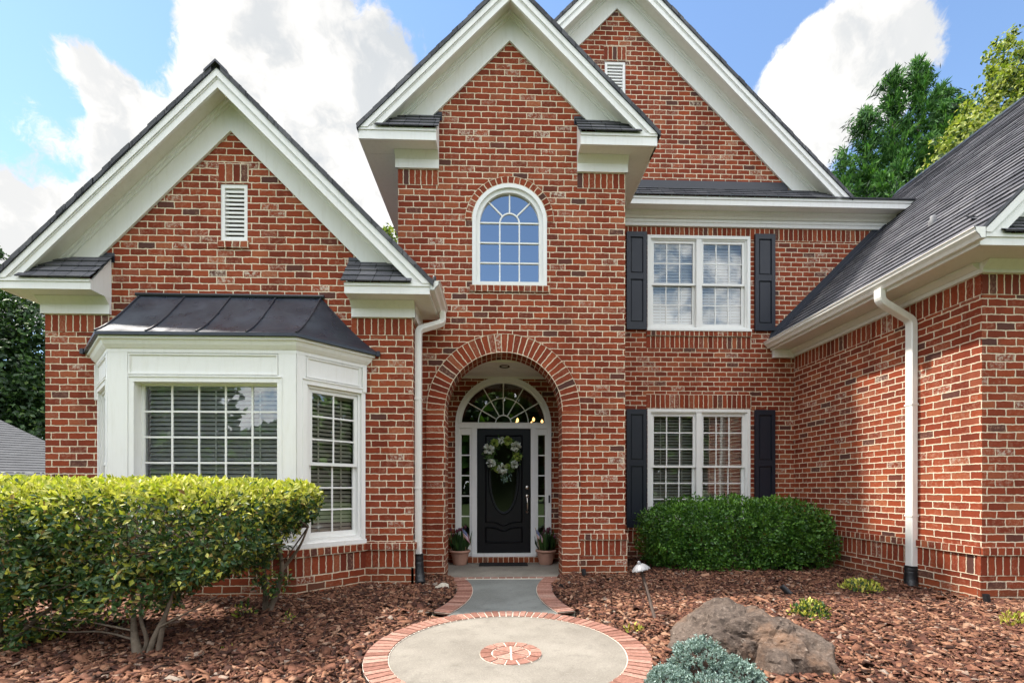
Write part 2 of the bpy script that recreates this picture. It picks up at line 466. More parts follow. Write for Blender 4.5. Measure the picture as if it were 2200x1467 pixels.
M_ROCK = rock_mat('brown_boulder', (0.055, 0.040, 0.032), (0.125, 0.096, 0.078), (0.18, 0.105, 0.066))
M_PALEROCK = rock_mat('pale_stone', (0.30, 0.27, 0.22), (0.45, 0.41, 0.34), (0.40, 0.36, 0.30))


# ------------------------------------------------------------------ mesh helpers
class MB:
    def __init__(self):
        self.v, self.f, self.mi, self.uv = [], [], [], []

    def face(self, pts, mi=0, uv=None):
        i = len(self.v)
        self.v.extend([tuple(p) for p in pts])
        self.f.append(tuple(range(i, i + len(pts))))
        self.mi.append(mi)
        self.uv.append(uv)

    def pbox(self, pl, s0, s1, z0, z1, d0, d1, mi=0):
        c = [pl(s, z, d) for d in (d0, d1) for z in (z0, z1) for s in (s0, s1)]
        for q in ((0, 1, 3, 2), (5, 4, 6, 7), (4, 0, 2, 6), (1, 5, 7, 3), (2, 3, 7, 6), (4, 5, 1, 0)):
            self.face([c[k] for k in q], mi)

    def box(self, x0, x1, y0, y1, z0, z1, mi=0):
        self.pbox(lambda s, z, d: (s, d, z), x0, x1, z0, z1, y0, y1, mi)

    def prism(self, pl, poly, d0, d1, mi=0, back=True):
        n = len(poly)
        tris = geometry.tessellate_polygon([[Vector((p[0], p[1], 0)) for p in poly]]) if n > 4 else None
        for d in ((d0, d1) if back else (d0,)):
            if tris is None:
                self.face([pl(p[0], p[1], d) for p in poly], mi)
            else:
                for t in tris:
                    self.face([pl(poly[k][0], poly[k][1], d) for k in t], mi)
        for k in range(n):
            a, b = poly[k], poly[(k + 1) % n]
            self.face([pl(a[0], a[1], d0), pl(b[0], b[1], d0), pl(b[0], b[1], d1), pl(a[0], a[1], d1)], mi)

    def ring(self, pl, s0, s1, z0, z1, w, d0, d1, mi=0, wt=None, wb=None):
        wt = w if wt is None else wt
        wb = w if wb is None else wb
        self.pbox(pl, s0, s0 + w, z0, z1, d0, d1, mi)
        self.pbox(pl, s1 - w, s1, z0, z1, d0, d1, mi)
        self.pbox(pl, s0 + w, s1 - w, z1 - wt, z1, d0, d1, mi)
        self.pbox(pl, s0 + w, s1 - w, z0, z0 + wb, d0, d1, mi)

    def arc(self, pl, cx, cz, r0, r1, a0, a1, d0, d1, n=32, mi=0, uvmode=None, inner=True, outer=True):
        P = lambda r, a, d: pl(cx + r * math.cos(a), cz + r * math.sin(a), d)
        for k in range(n):
            a, b = a0 + (a1 - a0) * k / n, a0 + (a1 - a0) * (k + 1) / n
            rm = 0.5 * (r0 + r1)
            ua, ub = a * rm, b * rm
            uvf = [(ua, 0.0), (ub, 0.0), (ub, uvmode), (ua, uvmode)] if uvmode else None
            self.face([P(r0, a, d0), P(r0, b, d0), P(r1, b, d0), P(r1, a, d0)], mi, uvf)
            if inner:
                uvi = [(ua, 0.0), (ub, 0.0), (ub, d1 - d0), (ua, d1 - d0)] if uvmode else None
                self.face([P(r0, a, d0), P(r0, b, d0), P(r0, b, d1), P(r0, a, d1)], mi, uvi)
            if outer:
                self.face([P(r1, a, d0), P(r1, b, d0), P(r1, b, d1), P(r1, a, d1)], mi, [(ua, 0.01), (ub, 0.01), (ub, 0.03), (ua, 0.03)] if uvmode else None)

    def wall(self, pl, outer, holes, depth, mi=0, mi_rev=None):
        polys = [[Vector((p[0], p[1], 0)) for p in outer]] + [[Vector((p[0], p[1], 0)) for p in h] for h in holes]
        flat = [p for q in polys for p in q]
        for t in geometry.tessellate_polygon(polys):
            self.face([pl(flat[k].x, flat[k].y, 0) for k in t], mi)
        for h in holes:
            for k in range(len(h)):
                a, b = h[k], h[(k + 1) % len(h)]
                self.face([pl(a[0], a[1], 0), pl(b[0], b[1], 0), pl(b[0], b[1], depth), pl(a[0], a[1], depth)], mi if mi_rev is None else mi_rev)

    def tube(self, path, rad, n=10, mi=0, squash=None, cap=True):
        P = [Vector(p) for p in path]
        rads = rad if isinstance(rad, (list, tuple)) else [rad] * len(P)
        t0 = (P[1] - P[0]).normalized()
        ref = Vector((1, 0, 0)) if abs(t0.x) < 0.7 else Vector((0, 1, 0))
        x = (ref - t0 * ref.dot(t0)).normalized()
        rings = []
        for k, p in enumerate(P):
            t = (P[min(k + 1, len(P) - 1)] - P[max(k - 1, 0)]).normalized()
            x = (x - t * x.dot(t)).normalized()
            y = t.cross(x)
            rg = []
            for j in range(n):
                if squash:          # rounded rectangle section
                    w, h = squash
                    c = [(-1, -.8), (-.8, -1), (.8, -1), (1, -.8), (1, .8), (.8, 1), (-.8, 1), (-1, .8)][j]
                    rg.append(p + x * c[0] * w / 2 * rads[k] + y * c[1] * h / 2 * rads[k])
                else:
                    a = 2 * math.pi * j / n
                    rg.append(p + (x * math.cos(a) + y * math.sin(a)) * rads[k])
            rings.append(rg)
        i0 = len(self.v)
        for rg in rings:
            self.v.extend([tuple(q) for q in rg])
        for k in range(len(rings) - 1):
            for j in range(n):
                a, b = i0 + k * n + j, i0 + k * n + (j + 1) % n
                self.f.append((a, b, b + n, a + n))
                self.mi.append(mi)
                self.uv.append(None)
        if cap:
            for k in (0, len(rings) - 1):
                self.f.append(tuple(i0 + k * n + j for j in range(n)))
                self.mi.append(mi)
                self.uv.append(None)

    def lathe(self, prof, c, n=24, mi=0, axis=None):
        """prof: (r, h); axis: unit vector"""
        ax = Vector(axis or (0, 0, 1)).normalized()
        ref = Vector((1, 0, 0)) if abs(ax.x) < 0.7 else Vector((0, 1, 0))
        x = (ref - ax * ref.dot(ax)).normalized()
        y = ax.cross(x)
        i0 = len(self.v)
        c = Vector(c)
        for (r, h) in prof:
            for j in range(n):
                a = 2 * math.pi * j / n
                self.v.append(tuple(c + ax * h + (x * math.cos(a) + y * math.sin(a)) * r))
        for k in range(len(prof) - 1):
            for j in range(n):
                a, b = i0 + k * n + j, i0 + k * n + (j + 1) % n
                self.f.append((a, b, b + n, a + n))
                self.mi.append(mi)
                self.uv.append(None)

    def build(self, name, mats, parent=None, smooth=False, bevel=0.0):
        me = bpy.data.meshes.new(name)
        me.from_pydata(self.v, [], self.f)
        if not isinstance(mats, (list, tuple)):
            mats = [mats]
        for m in mats:
            me.materials.append(m)
        me.polygons.foreach_set('material_index', self.mi)
        uvl = me.uv_layers.new(name='UVMap')
        data = [0.0] * (2 * len(me.loops))
        for fi, p in enumerate(me.polygons):
            uv = self.uv[fi]
            if uv is None:
                nrm = p.normal
                if abs(nrm.z) > 0.999:
                    t, b = Vector((1, 0, 0)), Vector((0, 1, 0))
                else:
                    t = Vector((-nrm.y, nrm.x, 0))
                    t.normalize()
                    if t.x < -0.5 or (abs(t.x) <= 0.5 and t.y < 0):
                        t = -t
                    b = nrm.cross(t)
                    if b.z < 0:
                        b = -b
            for k, li in enumerate(p.loop_indices):
                if uv is None:
                    co = me.vertices[me.loops[li].vertex_index].co
                    data[2 * li], data[2 * li + 1] = co.dot(t), co.dot(b)
                else:
                    data[2 * li], data[2 * li + 1] = uv[k]
        uvl.data.foreach_set('uv', data)
        if smooth:
            me.polygons.foreach_set('use_smooth', [True] * len(me.polygons))
        me.update()
        ob = bpy.data.objects.new(name, me)
        COL.objects.link(ob)
        if bevel:
            md = ob.modifiers.new('bevel', 'BEVEL')
            md.width = bevel
            md.segments = 2
            md.limit_method = 'ANGLE'
        if parent is not None:
            ob.parent = parent
            off = Vector((0, 0, 0))
            q = parent
            while q is not None:
                off += q.location
                q = q.parent
            ob.location = -off
        return ob


def tag(o, label=None, cat=None, group=None, kind=None):
    if label:
        o['label'] = label
    if cat:
        o['category'] = cat
    if group:
        o['group'] = group
    if kind:
        o['kind'] = kind
    return o


def thing(name, loc, label, cat, group=None):
    o = bpy.data.objects.new(name, None)
    o.empty_display_size = 0.2
    COL.objects.link(o)
    o.location = loc
    return tag(o, label, cat, group)


def world_off(parent):
    off = Vector((0, 0, 0))
    while parent is not None:
        off += parent.location
        parent = parent.parent
    return off


def leaf_mesh(name, pos, axis, nrm, length, width, mats, mi, parent=None, fold=0.18, droop=0.12):
    """many small leaves, each an island: base, two sides, midrib, tip"""
    pos, axis, nrm = np.asarray(pos, float), np.asarray(axis, float), np.asarray(nrm, float)
    N = len(pos)
    axis = axis / (np.linalg.norm(axis, axis=1, keepdims=True) + 1e-9)
    side = np.cross(axis, nrm)
    side /= (np.linalg.norm(side, axis=1, keepdims=True) + 1e-9)
    up = np.cross(side, axis)
    L = np.asarray(length, float).reshape(-1, 1) * np.ones((N, 1))
    Wd = np.asarray(width, float).reshape(-1, 1) * np.ones((N, 1))
    base = pos
    mid = pos + axis * L * 0.5
    c = mid - up * Wd * fold
    l = mid - side * Wd * 0.5 + up * Wd * fold
    r = mid + side * Wd * 0.5 + up * Wd * fold
    tip = pos + axis * L - up * L * droop
    V = np.stack([base, l, c, r, tip], axis=1).reshape(-1, 3)
    idx = np.arange(N)[:, None] * 5
    F = np.concatenate([idx + np.array([[0, 2, 4, 1]]), idx + np.array([[0, 3, 4, 2]])], axis=1).reshape(-1)
    me = bpy.data.meshes.new(name)
    me.vertices.add(len(V))
    me.vertices.foreach_set('co', V.reshape(-1))
    me.loops.add(len(F))
    me.loops.foreach_set('vertex_index', F.astype(np.int32))
    nf = len(F) // 4
    me.polygons.add(nf)
    me.polygons.foreach_set('loop_start', np.arange(nf, dtype=np.int32) * 4)
    me.polygons.foreach_set('loop_total', np.full(nf, 4, dtype=np.int32))
    for m in (mats if isinstance(mats, (list, tuple)) else [mats]):
        me.materials.append(m)
    me.polygons.foreach_set('material_index', np.repeat(np.asarray(mi, dtype=np.int32) * np.ones(N, dtype=np.int32), 2))
    me.update(calc_edges=True)
    me.validate()
    ob = bpy.data.objects.new(name, me)
    COL.objects.link(ob)
    if parent is not None:
        ob.parent = parent
        ob.location = -world_off(parent)
    return ob


def rand_dirs(n):
    d = rng.normal(size=(n, 3))
    return d / np.linalg.norm(d, axis=1, keepdims=True)


FRONT = lambda Y: (lambda s, z, d: (s, Y + d, z))

# ================================================================== THE HOUSE
YL, YM, YB, YD = 5.55, 6.10, 7.54, 7.27
XLW, XLE = -5.36, -1.03            # left wing wall
XML, XMR = -1.33, 1.726            # entry tower wall
XR = 5.013                         # right wing side wall
YR = 4.545                         # right wing front wall
house = thing('brick_house', (0.2, 6.1, 0.0), 'two-storey red brick house with steep white-trimmed gables, black shutters and an arched entry', 'house')
H = house


def semicircle(cx, cz, r, n=28):
    return [(cx + r * math.cos(a), cz + r * math.sin(a)) for a in [math.pi * k / n for k in range(n + 1)]]


# ---- walls
mb = MB()
zA, cL = 5.474, -3.19
bay_hole = [(-4.70, 0.35), (-1.66, 0.35), (-1.66, 2.75), (-4.70, 2.75)]
vent_hole = [(-3.325, 4.165), (-3.005, 4.165), (-3.005, 4.86), (-3.325, 4.86)]
mb.wall(FRONT(YL), [(XLW, -0.1), (XLE, -0.1), (XLE, 3.40), (cL + 2.02, 3.60), (cL, zA + 0.2), (cL - 2.02, 3.60), (XLW, 3.40)], [bay_hole, vent_hole], 0.11)
mb.face([(XLE, YL, -0.1), (XLE, 6.3, -0.1), (XLE, 6.3, 3.5), (XLE, YL, 3.5)])
mb.face([(XLW, YL, -0.1), (XLW, 11, -0.1), (XLW, 11, 3.5), (XLW, YL, 3.5)])
mb.build('wall', M_BRICK, H)

# tower wall with the entry arch and the arched window
AC, AZ, AR = 0.082, 2.245, 0.782
WC, WZ, WR, WB = 0.16, 4.797, 0.504, 3.929
mb = MB()
arch_hole = [(AC - AR, 0.0)] + [(AC + AR, 0.0)] + semicircle(AC, AZ, AR)
win_hole = [(WC - WR, WB), (WC + WR, WB)] + semicircle(WC, WZ, WR)
tA, cT = 7.196, 0.16
mb.wall(FRONT(YM), [(XML, -0.1), (AC - AR, -0.1)] + [(AC - AR, 0.0)] + list(reversed(semicircle(AC, AZ, AR))) + [(AC + AR, 0.0), (AC + AR, -0.1), (XMR, -0.1), (XMR, 5.72), (cT + 1.5, tA - 1.4), (cT, tA + 0.2), (cT - 1.5, tA - 1.4), (XML, 5.72)], [win_hole], 0.10)
mb.face([(XML, YM, -0.1), (XML, 12, -0.1), (XML, 12, 5.72), (XML, YM, 5.72)])
mb.face([(XMR, YM, -0.1), (XMR, 7.6, -0.1), (XMR, 7.6, 5.72), (XMR, YM, 5.72)])
mb.build('wall', M_BRICK, H)

# back wall right of the tower, with its gable
gA, cG = 9.212, 1.99
SW = (2.51, 4.262)
up_hole = [(SW[0], 3.851), (SW[1], 3.851), (SW[1], 5.457), (SW[0], 5.457)]
lo_hole = [(SW[0], 0.62), (SW[1], 0.62), (SW[1], 2.543), (SW[0], 2.543)]
gv_hole = [(1.79, 7.70), (2.14, 7.70), (2.14, 8.355), (1.79, 8.355)]
mb = MB()
mb.wall(FRONT(YB), [(XMR - 0.1, -0.1), (XR + 0.1, -0.1), (XR + 0.1, 3.6), (7.0, 5.9), (5.4, 5.9), (cG, gA + 0.2), (cG - 3.3, 5.9), (XMR - 0.1, 5.9)], [up_hole, lo_hole, gv_hole], 0.10)
mb.build('wall', M_BRICK, H)

# right wing: side wall and front wall
mb = MB()
mb.face([(XR, YR, -0.1), (XR, YB + 0.1, -0.1), (XR, YB + 0.1, 3.6), (XR, YR, 3.6)])
mb.wall(FRONT(YR), [(XR, -0.1), (11.6, -0.1), (11.6, 3.6), (8.29, 6.85), (XR, 3.6)], [], 0.1)
mb.build('wall', M_BRICK, H)


# ---- brick details: soldier and rowlock courses, arch ring, jambs, water table
def strip(mb, pl, s0, s1, z0, z1, d, bh, mi, top=True, ends=True):
    """a course of bricks on end, standing d proud of the wall"""
    n = max(1, round((s1 - s0) / 0.0813))
    sc = n * 0.0813 / (s1 - s0)
    off = random.randint(0, 50) * 0.0813
    uf = lambda s: (s - s0) * sc + off
    mb.face([pl(s0, z0, -d), pl(s1, z0, -d), pl(s1, z1, -d), pl(s0, z1, -d)], mi, [(uf(s0), 0), (uf(s1), 0), (uf(s1), bh), (uf(s0), bh)])
    for z in (z0, z1):
        mb.face([pl(s0, z, -d), pl(s1, z, -d), pl(s1, z, 0.02), pl(s0, z, 0.02)], mi, [(uf(s0), 0.02), (uf(s1), 0.02), (uf(s1), 0.02 + d), (uf(s0), 0.02 + d)])
    if ends:
        for s in (s0, s1):
            mb.face([pl(s, z0, -d), pl(s, z1, -d), pl(s, z1, 0.02), pl(s, z0, 0.02)], mi, [(0.02, 0), (0.02, bh), (0.04, bh), (0.04, 0)])


SIDE_R = lambda s, z, d: (XR + d, s, z)                 # right wing side wall (faces left)
SIDE_LR = lambda s, z, d: (XLE - d, s, z)
def course(name, pl, s0, s1, z0, z1, d, sold=True):
    q = MB()
    strip(q, pl, s0, s1, z0, z1, d, 0.21 if sold else 0.105, 0)
    return q.build(name, M_SOLD if sold else M_ROWL, H)


F = FRONT(YL)
course('soldier_course', F, XLW, -4.62, 3.06, 3.27, 0.003)
course('soldier_course', F, -1.77, XLE, 3.06, 3.27, 0.003)
course('brick_lintel', F, -3.345, -2.99, 4.88, 5.10, 0.003)
course('brick_sill', F, -3.345, -2.985, 4.085, 4.165, 0.022, False)
F = FRONT(YM)
course('soldier_course', F, XML, -0.79, 5.255, 5.465, 0.003)
course('soldier_course', F, 1.075, XMR, 5.255, 5.465, 0.003)
course('brick_sill', F, WC - WR - 0.03, WC + WR + 0.03, WB - 0.085, WB, 0.022, False)
mb = MB()
mb.arc(F, WC, WZ, WR, WR + 0.095, 0, math.pi, -0.006, 0.1, 40, 0, 0.105)
mb.build('brick_arch', M_ROWL, H)
F = FRONT(YB)
course('soldier_course', F, XMR, 2.5, 5.395, 5.60, 0.003)
course('soldier_course', F, 4.27, 6.5, 5.395, 5.60, 0.003)
course('brick_lintel', F, 2.5, 4.27, 5.46, 5.60, 0.003)
course('brick_sill', F, SW[0] - 0.02, SW[1] + 0.02, 3.765, 3.849, 0.024, False)
course('soldier_course', F, SW[0] - 0.02, SW[1] + 0.02, 3.56, 3.764, 0.004)
course('brick_lintel', F, SW[0] - 0.02, SW[1] + 0.02, 2.555, 2.79, 0.004)
course('brick_lintel', F, 1.775, 2.155, 8.37, 8.60, 0.003)
course('soldier_course', SIDE_R, YR + 0.003, YB - 0.03, 3.21, 3.43, 0.003)
course('soldier_course', FRONT(YR), XR, 11.6, 3.21, 3.43, 0.003)


def water_table(mb, pl, s0, s1, top=0.62, ends=True):
    strip(mb, pl, s0, s1, top - 0.085, top, 0.038, 0.105, 1, ends=ends)
    strip(mb, pl, s0, s1, top - 0.30, top - 0.086, 0.016, 0.21, 0, ends=ends)
    mb.face([pl(s0, -0.1, -0.012), pl(s1, -0.1, -0.012), pl(s1, top - 0.30, -0.012), pl(s0, top - 0.30, -0.012)], 2)
    for s in (s0, s1):
        mb.face([pl(s, -0.1, -0.012), pl(s, -0.1, 0.02), pl(s, top - 0.30, 0.02), pl(s, top - 0.30, -0.012)], 2)


def plinth(*args):
    q = MB()
    water_table(q, *args)
    q.build('brick_plinth', [M_SOLD, M_ROWL, M_BRICK], H)


plinth(FRONT(YL), XLW - 0.02, -4.76, 0.55)
plinth(FRONT(YL), -1.60, XLE + 0.024, 0.55)
plinth(SIDE_LR, YL - 0.012, 6.08, 0.55)
plinth(FRONT(YM), 1.096, XMR + 0.026, 0.60)
plinth(lambda s, z, d: (XMR - d, s, z), YM - 0.014, YB - 0.05, 0.60)
plinth(FRONT(YB), XMR + 0.05, XR - 0.05, 0.60)
plinth(SIDE_R, YR - 0.014, YB - 0.05, 0.60)
plinth(FRONT(YR), XR - 0.03, 11.6, 0.60)

mb = MB()
F = FRONT(YM)
AW = 0.25
mb.arc(F, AC, AZ, AR, AR + AW, 0, math.pi, -0.028, 0.32, 48, 0, 0.21)
for sgn in (-1, 1):
    s0, s1 = (AC - AR - AW, AC - AR) if sgn < 0 else (AC + AR, AC + AR + AW)
    n = round((AZ + 0.1) / 0.0813)
    uvf = lambda z: z / 0.0813 * 0.08128
    mb.face([F(s0, -0.1, -0.028), F(s1, -0.1, -0.028), F(s1, AZ, -0.028), F(s0, AZ, -0.028)], 1, [(0.0, -0.1), (0.26, -0.1), (0.26, AZ), (0.0, AZ)])
    mb.face([F(s0, -0.1, -0.028), F(s0, AZ, -0.028), F(s0, AZ, 0.32), F(s0, -0.1, 0.32)], 2)
    mb.face([F(s1, -0.1, -0.028), F(s1, AZ, -0.028), F(s1, AZ, 0.32), F(s1, -0.1, 0.32)], 2)
mb.build('brick_arch', [M_SOLD, M_JAMB, M_BRICK], H)

# entry recess: side walls, back wall, ceiling, floor
VX0, VX1, VZ = -0.86, 1.03, 2.99
mb = MB()
mb.face([(VX0, YM + 0.321, 0), (VX0, YD, 0), (VX0, YD, VZ), (VX0, YM + 0.321, VZ)])
mb.face([(VX1, YM + 0.321, 0), (VX1, YD, 0), (VX1, YD, VZ), (VX1, YM + 0.321, VZ)])
# the arch wall's back
mb.wall(FRONT(YM + 0.32), [(VX0, 0), (AC - AR, 0), (AC - AR, AZ)] + list(reversed(semicircle(AC, AZ, AR))) + [(AC + AR, 0), (VX1, 0), (VX1, 3.4), (VX0, 3.4)], [], 0)
DC, DZ, DR = 0.09, 2.225, 0.765
door_hole = [(DC - DR, 0.03), (DC + DR, 0.03)] + semicircle(DC, DZ, DR - 0.003)
mb.wall(FRONT(YD), [(VX0, 0.0), (DC - DR, 0.0), (DC - DR, DZ)] + list(reversed(semicircle(DC, DZ, DR - 0.003))) + [(DC + DR, DZ), (DC + DR, 0.0), (VX1, 0.0), (VX1, 3.2), (VX0, 3.2)], [], 0)
mb.build('recess_wall', M_BRICK, H)
mb = MB()
mb.box(VX0, VX1, YM + 0.33, YD + 0.2, VZ, VZ + 0.05)
for k in range(1, 6):
    mb.box(VX0, VX1, YM + 0.33 + k * 0.16, YM + 0.335 + k * 0.16, VZ - 0.004, VZ - 0.0005)
mb.box(VX0, VX1, YD - 0.025, YD - 0.001, VZ - 0.03, VZ - 0.001)
pc = mb.build('porch_ceiling', M_SOFFIT, H)
mb = MB()
mb.lathe([(0.075, -0.012), (0.075, 0.0), (0.06, -0.001), (0.05, -0.002)], (0.1, 6.62, VZ - 0.001), 24, 0)
mb.lathe([(0.0, -0.004), (0.05, -0.003)], (0.1, 6.62, VZ - 0.001), 24, 1)
mb.build('downlight', [M_BRONZE, M_BLIND], pc)
mb = MB()
mb.box(AC - AR - 0.02, AC + AR + 0.02, YM - 0.05, YD + 0.4, -0.08, 0.032)
mb.box(VX0, AC - AR - 0.02, YM + 0.33, YD + 0.4, -0.08, 0.032)
mb.box(AC + AR + 0.02, VX1, YM + 0.33, YD + 0.4, -0.08, 0.032)
mb.build('porch_floor', M_CONC, H, bevel=0.008)
mb = MB()
strip(mb, FRONT(YD - 0.10), -0.47, 0.66, 0.034, 0.125, 0.0, 0.105, 0)
mb.face([(-0.47, YD - 0.10, 0.125), (0.66, YD - 0.10, 0.125), (0.66, YD + 0.05, 0.125), (-0.47, YD + 0.05, 0.125)], 0, [(0, 0.01), (1.13, 0.01), (1.13, 0.1), (0, 0.1)])
mb.build('door_step', M_ROWL, H)


# ---- windows
def pane(pl, s0, s1, z0, z1, d, mat, parent, name='pane'):
    m = MB()
    m.face([pl(s0, z0, d), pl(s1, z0, d), pl(s1, z1, d), pl(s0, z1, d)])
    return m.build(name, mat, parent)


def grille(pl, s0, s1, z0, z1, cols, rows, d, parent, w=0.018):
    m = MB()
    ss = [s0 + (s1 - s0) * k / cols for k in range(1, cols)]
    zs = [z0 + (z1 - z0) * k / rows for k in range(1, rows)]
    for s in ss:
        m.pbox(pl, s - w / 2, s + w / 2, z0, z1, d - 0.010, d - 0.0015)
    for z in zs:
        edges = [s0] + ss + [s1]
        for k in range(len(edges) - 1):
            a = edges[k] + (w / 2 if k else 0)
            b = edges[k + 1] - (w / 2 if k < len(edges) - 2 else 0)
            m.pbox(pl, a, b, z - w / 2, z + w / 2, d - 0.009, d - 0.0015)
    if cols == 1:
        for s in (s0, s1):
            m.pbox(pl, s - 0.004, s + 0.004, z0, z1, d - 0.0095, d - 0.001)
    return m.build('grille', M_VINYL, parent)


def blind(pl, s0, s1, z0, z1, d, parent, mat, pitch=0.048, tilt=22.0, depth=0.048):
    m = MB()
    n = int((z1 - z0) / pitch)
    c, s_ = math.cos(R(tilt)) * depth / 2, math.sin(R(tilt)) * depth / 2
    for k in range(n):
        z = z1 - 0.04 - k * pitch + random.uniform(-0.001, 0.001)
        if z < z0:
            break
        m.face([pl(s0, z - s_, d - c), pl(s1, z - s_, d - c), pl(s1, z + 0.003, d), pl(s0, z + 0.003, d)])
        m.face([pl(s0, z + 0.003, d), pl(s1, z + 0.003, d), pl(s1, z + s_, d + c), pl(s0, z + s_, d + c)])
    m.pbox(pl, s0, s1, z1 - 0.045, z1, d - 0.03, d + 0.03)
    nl = max(2, round((s1 - s0) / 0.45))
    for k in range(nl):
        s = s0 + (s1 - s0) * (k + 0.5) / nl
        m.pbox(pl, s - 0.009, s + 0.009, z0, z1 - 0.05, d - c - 0.004, d - c - 0.002)
    return m.build('blind', mat, parent)


def room(x0, x1, y0, y1, z0, z1, mat, name='room'):
    m = MB()
    for q in ([(x0, y1, z0), (x1, y1, z0), (x1, y1, z1), (x0, y1, z1)], [(x0, y0, z0), (x0, y1, z0), (x0, y1, z1), (x0, y0, z1)],
              [(x1, y0, z0), (x1, y1, z0), (x1, y1, z1), (x1, y0, z1)], [(x0, y0, z0), (x1, y0, z0), (x1, y1, z0), (x0, y1, z0)],
              [(x0, y0, z1), (x1, y0, z1), (x1, y1, z1), (x0, y1, z1)]):
        m.face(q)
    return m.build(name, mat, H)


def sash_unit(pl, s0, s1, z0, z1, cols, rows, parent, glass, w=0.045, d_up=0.045, rows_lo=None):
    """a double-hung pair of sashes in the opening s0..s1, z0..z1"""
    zm = (z0 + z1) / 2
    for (a, b, d, wt, wb, rw) in ((zm - 0.02, z1, d_up, w, 0.035, rows), (z0, zm + 0.02, d_up + 0.032, 0.035, w + 0.02, rows_lo or rows)):
        m = MB()
        m.ring(pl, s0, s1, a, b, w, d - 0.016, d + 0.014, wt=wt, wb=wb)
        sash = m.build('sash', M_VINYL, parent, bevel=0.003)
        pane(pl, s0 + w, s1 - w, a + wb, b - wt, d + 0.002, glass, parent)
        grille(pl, s0 + w, s1 - w, a + wb, b - wt, cols, rw, d + 0.002, parent)


def twin_window(z0, z1, rows, glass, blind_mat, tilt, label):
    pl = FRONT(YB)
    s0, s1 = SW
    m = MB()
    m.ring(pl, s0, s1, z0, z1, 0.052, -0.012, 0.10)
    m.ring(pl, s0 + 0.052, s1 - 0.052, z0 + 0.052, z1 - 0.052, 0.022, 0.012, 0.10)
    sm = (s0 + s1) / 2
    m.pbox(pl, sm - 0.045, sm + 0.045, z0 + 0.0525, z1 - 0.0525, -0.006, 0.098)
    m.pbox(pl, s0 - 0.012, s1 + 0.012, z0 - 0.001, z0 + 0.03, -0.034, -0.0125)
    wnd = m.build('window', M_VINYL, H, bevel=0.004)
    tag(wnd, label)
    for (a, b) in ((s0 + 0.074, sm - 0.045), (sm + 0.045, s1 - 0.074)):
        sash_unit(pl, a, b, z0 + 0.074, z1 - 0.074, 3, rows, wnd, glass)
        blind(pl, a + 0.01, b - 0.01, z0 + 0.08, z1 - 0.08, 0.15, wnd, blind_mat, 0.05, tilt)
    return wnd


twin_window(3.851, 5.457, 2, M_GLASS, M_BLINDW, 78, 'upper twin window with closed white blinds')
twin_window(0.62, 2.543, 3, M_GLASS, M_BLIND, 44, 'lower twin window with open blinds')
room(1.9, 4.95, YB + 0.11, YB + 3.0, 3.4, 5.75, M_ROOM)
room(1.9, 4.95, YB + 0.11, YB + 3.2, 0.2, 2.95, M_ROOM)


def shutter(s0, s1, z0, z1):
    pl = FRONT(YB)
    m = MB()
    st, top, bot, mid = 0.062, 0.085, 0.12, 0.10
    zm = z0 + (z1 - z0) * 0.545
    m.pbox(pl, s0, s0 + st, z0, z1, -0.045, -0.006)
    m.pbox(pl, s1 - st, s1, z0, z1, -0.045, -0.006)
    for (a, b) in ((z1 - top, z1), (zm - mid / 2, zm + mid / 2), (z0, z0 + bot)):
        m.pbox(pl, s0 + st, s1 - st, a, b, -0.043, -0.008)
    sh = m.build('shutter', M_SHUTTER, H, bevel=0.005)
    m = MB()
    for (a, b) in ((zm + mid / 2, z1 - top), (z0 + bot, zm - mid / 2)):
        m.pbox(pl, s0 + st, s1 - st, a, b, -0.020, -0.009)
        o = 0.022
        m.pbox(pl, s0 + st + o, s1 - st - o, a + o, b - o, -0.034, -0.0205)
    m.build('shutter_panel', M_SHUTTER, sh, bevel=0.010)
    return sh


for (a, b) in ((2.150, 2.488), (4.330, 4.672)):
    shutter(a, b, 3.863, 5.488)
    shutter(a, b, 0.557, 2.530)

# arched window in the tower
pl = FRONT(YM)
GR, GB = 0.398, 3.985
m = MB()
m.arc(pl, WC, WZ, 0.452, WR - 0.002, 0, math.pi, -0.006, 0.10, 40)
m.arc(pl, WC, WZ, GR, 0.452, 0, math.pi, 0.022, 0.10, 40)
for sg in (-1, 1):
    a, b = sorted((WC + sg * (WR - 0.002), WC + sg * 0.452))
    m.pbox(pl, a, b, WB + 0.001, WZ, -0.006, 0.10)
    a, b = sorted((WC + sg * 0.4515, WC + sg * GR))
    m.pbox(pl, a, b, WB + 0.053, WZ, 0.022, 0.10)
m.pbox(pl, WC - 0.4515, WC + 0.4515, WB + 0.001, WB + 0.053, -0.004, 0.10)
awin = m.build('window', M_VINYL, H)
tag(awin, 'round-topped window above the entry arch')
m = MB()
pts = [(WC - GR, GB), (WC + GR, GB)] + semicircle(WC, WZ, GR)
for t in geometry.tessellate_polygon([[Vector((p[0], p[1], 0)) for p in pts]]):
    m.face([pl(pts[k][0], pts[k][1], 0.062) for k in t])
m.build('pane', M_GLASSF, awin)
m = MB()
q = GR / 3.0
dd0, dd1 = 0.048, 0.060
for sg in (-1, 1):
    m.pbox(pl, WC + sg * q - 0.009, WC + sg * q + 0.009, GB, WZ, dd0, dd1)
for k in range(3):
    z = GB + (WZ - GB) * (k + 1) / 3
    m.pbox(pl, WC - GR, WC + GR, z - 0.009, z + 0.009, dd0 - 0.002, dd1)
m.arc(pl, WC, WZ, q - 0.009, q + 0.009, 0, math.pi, dd0, dd1, 20)
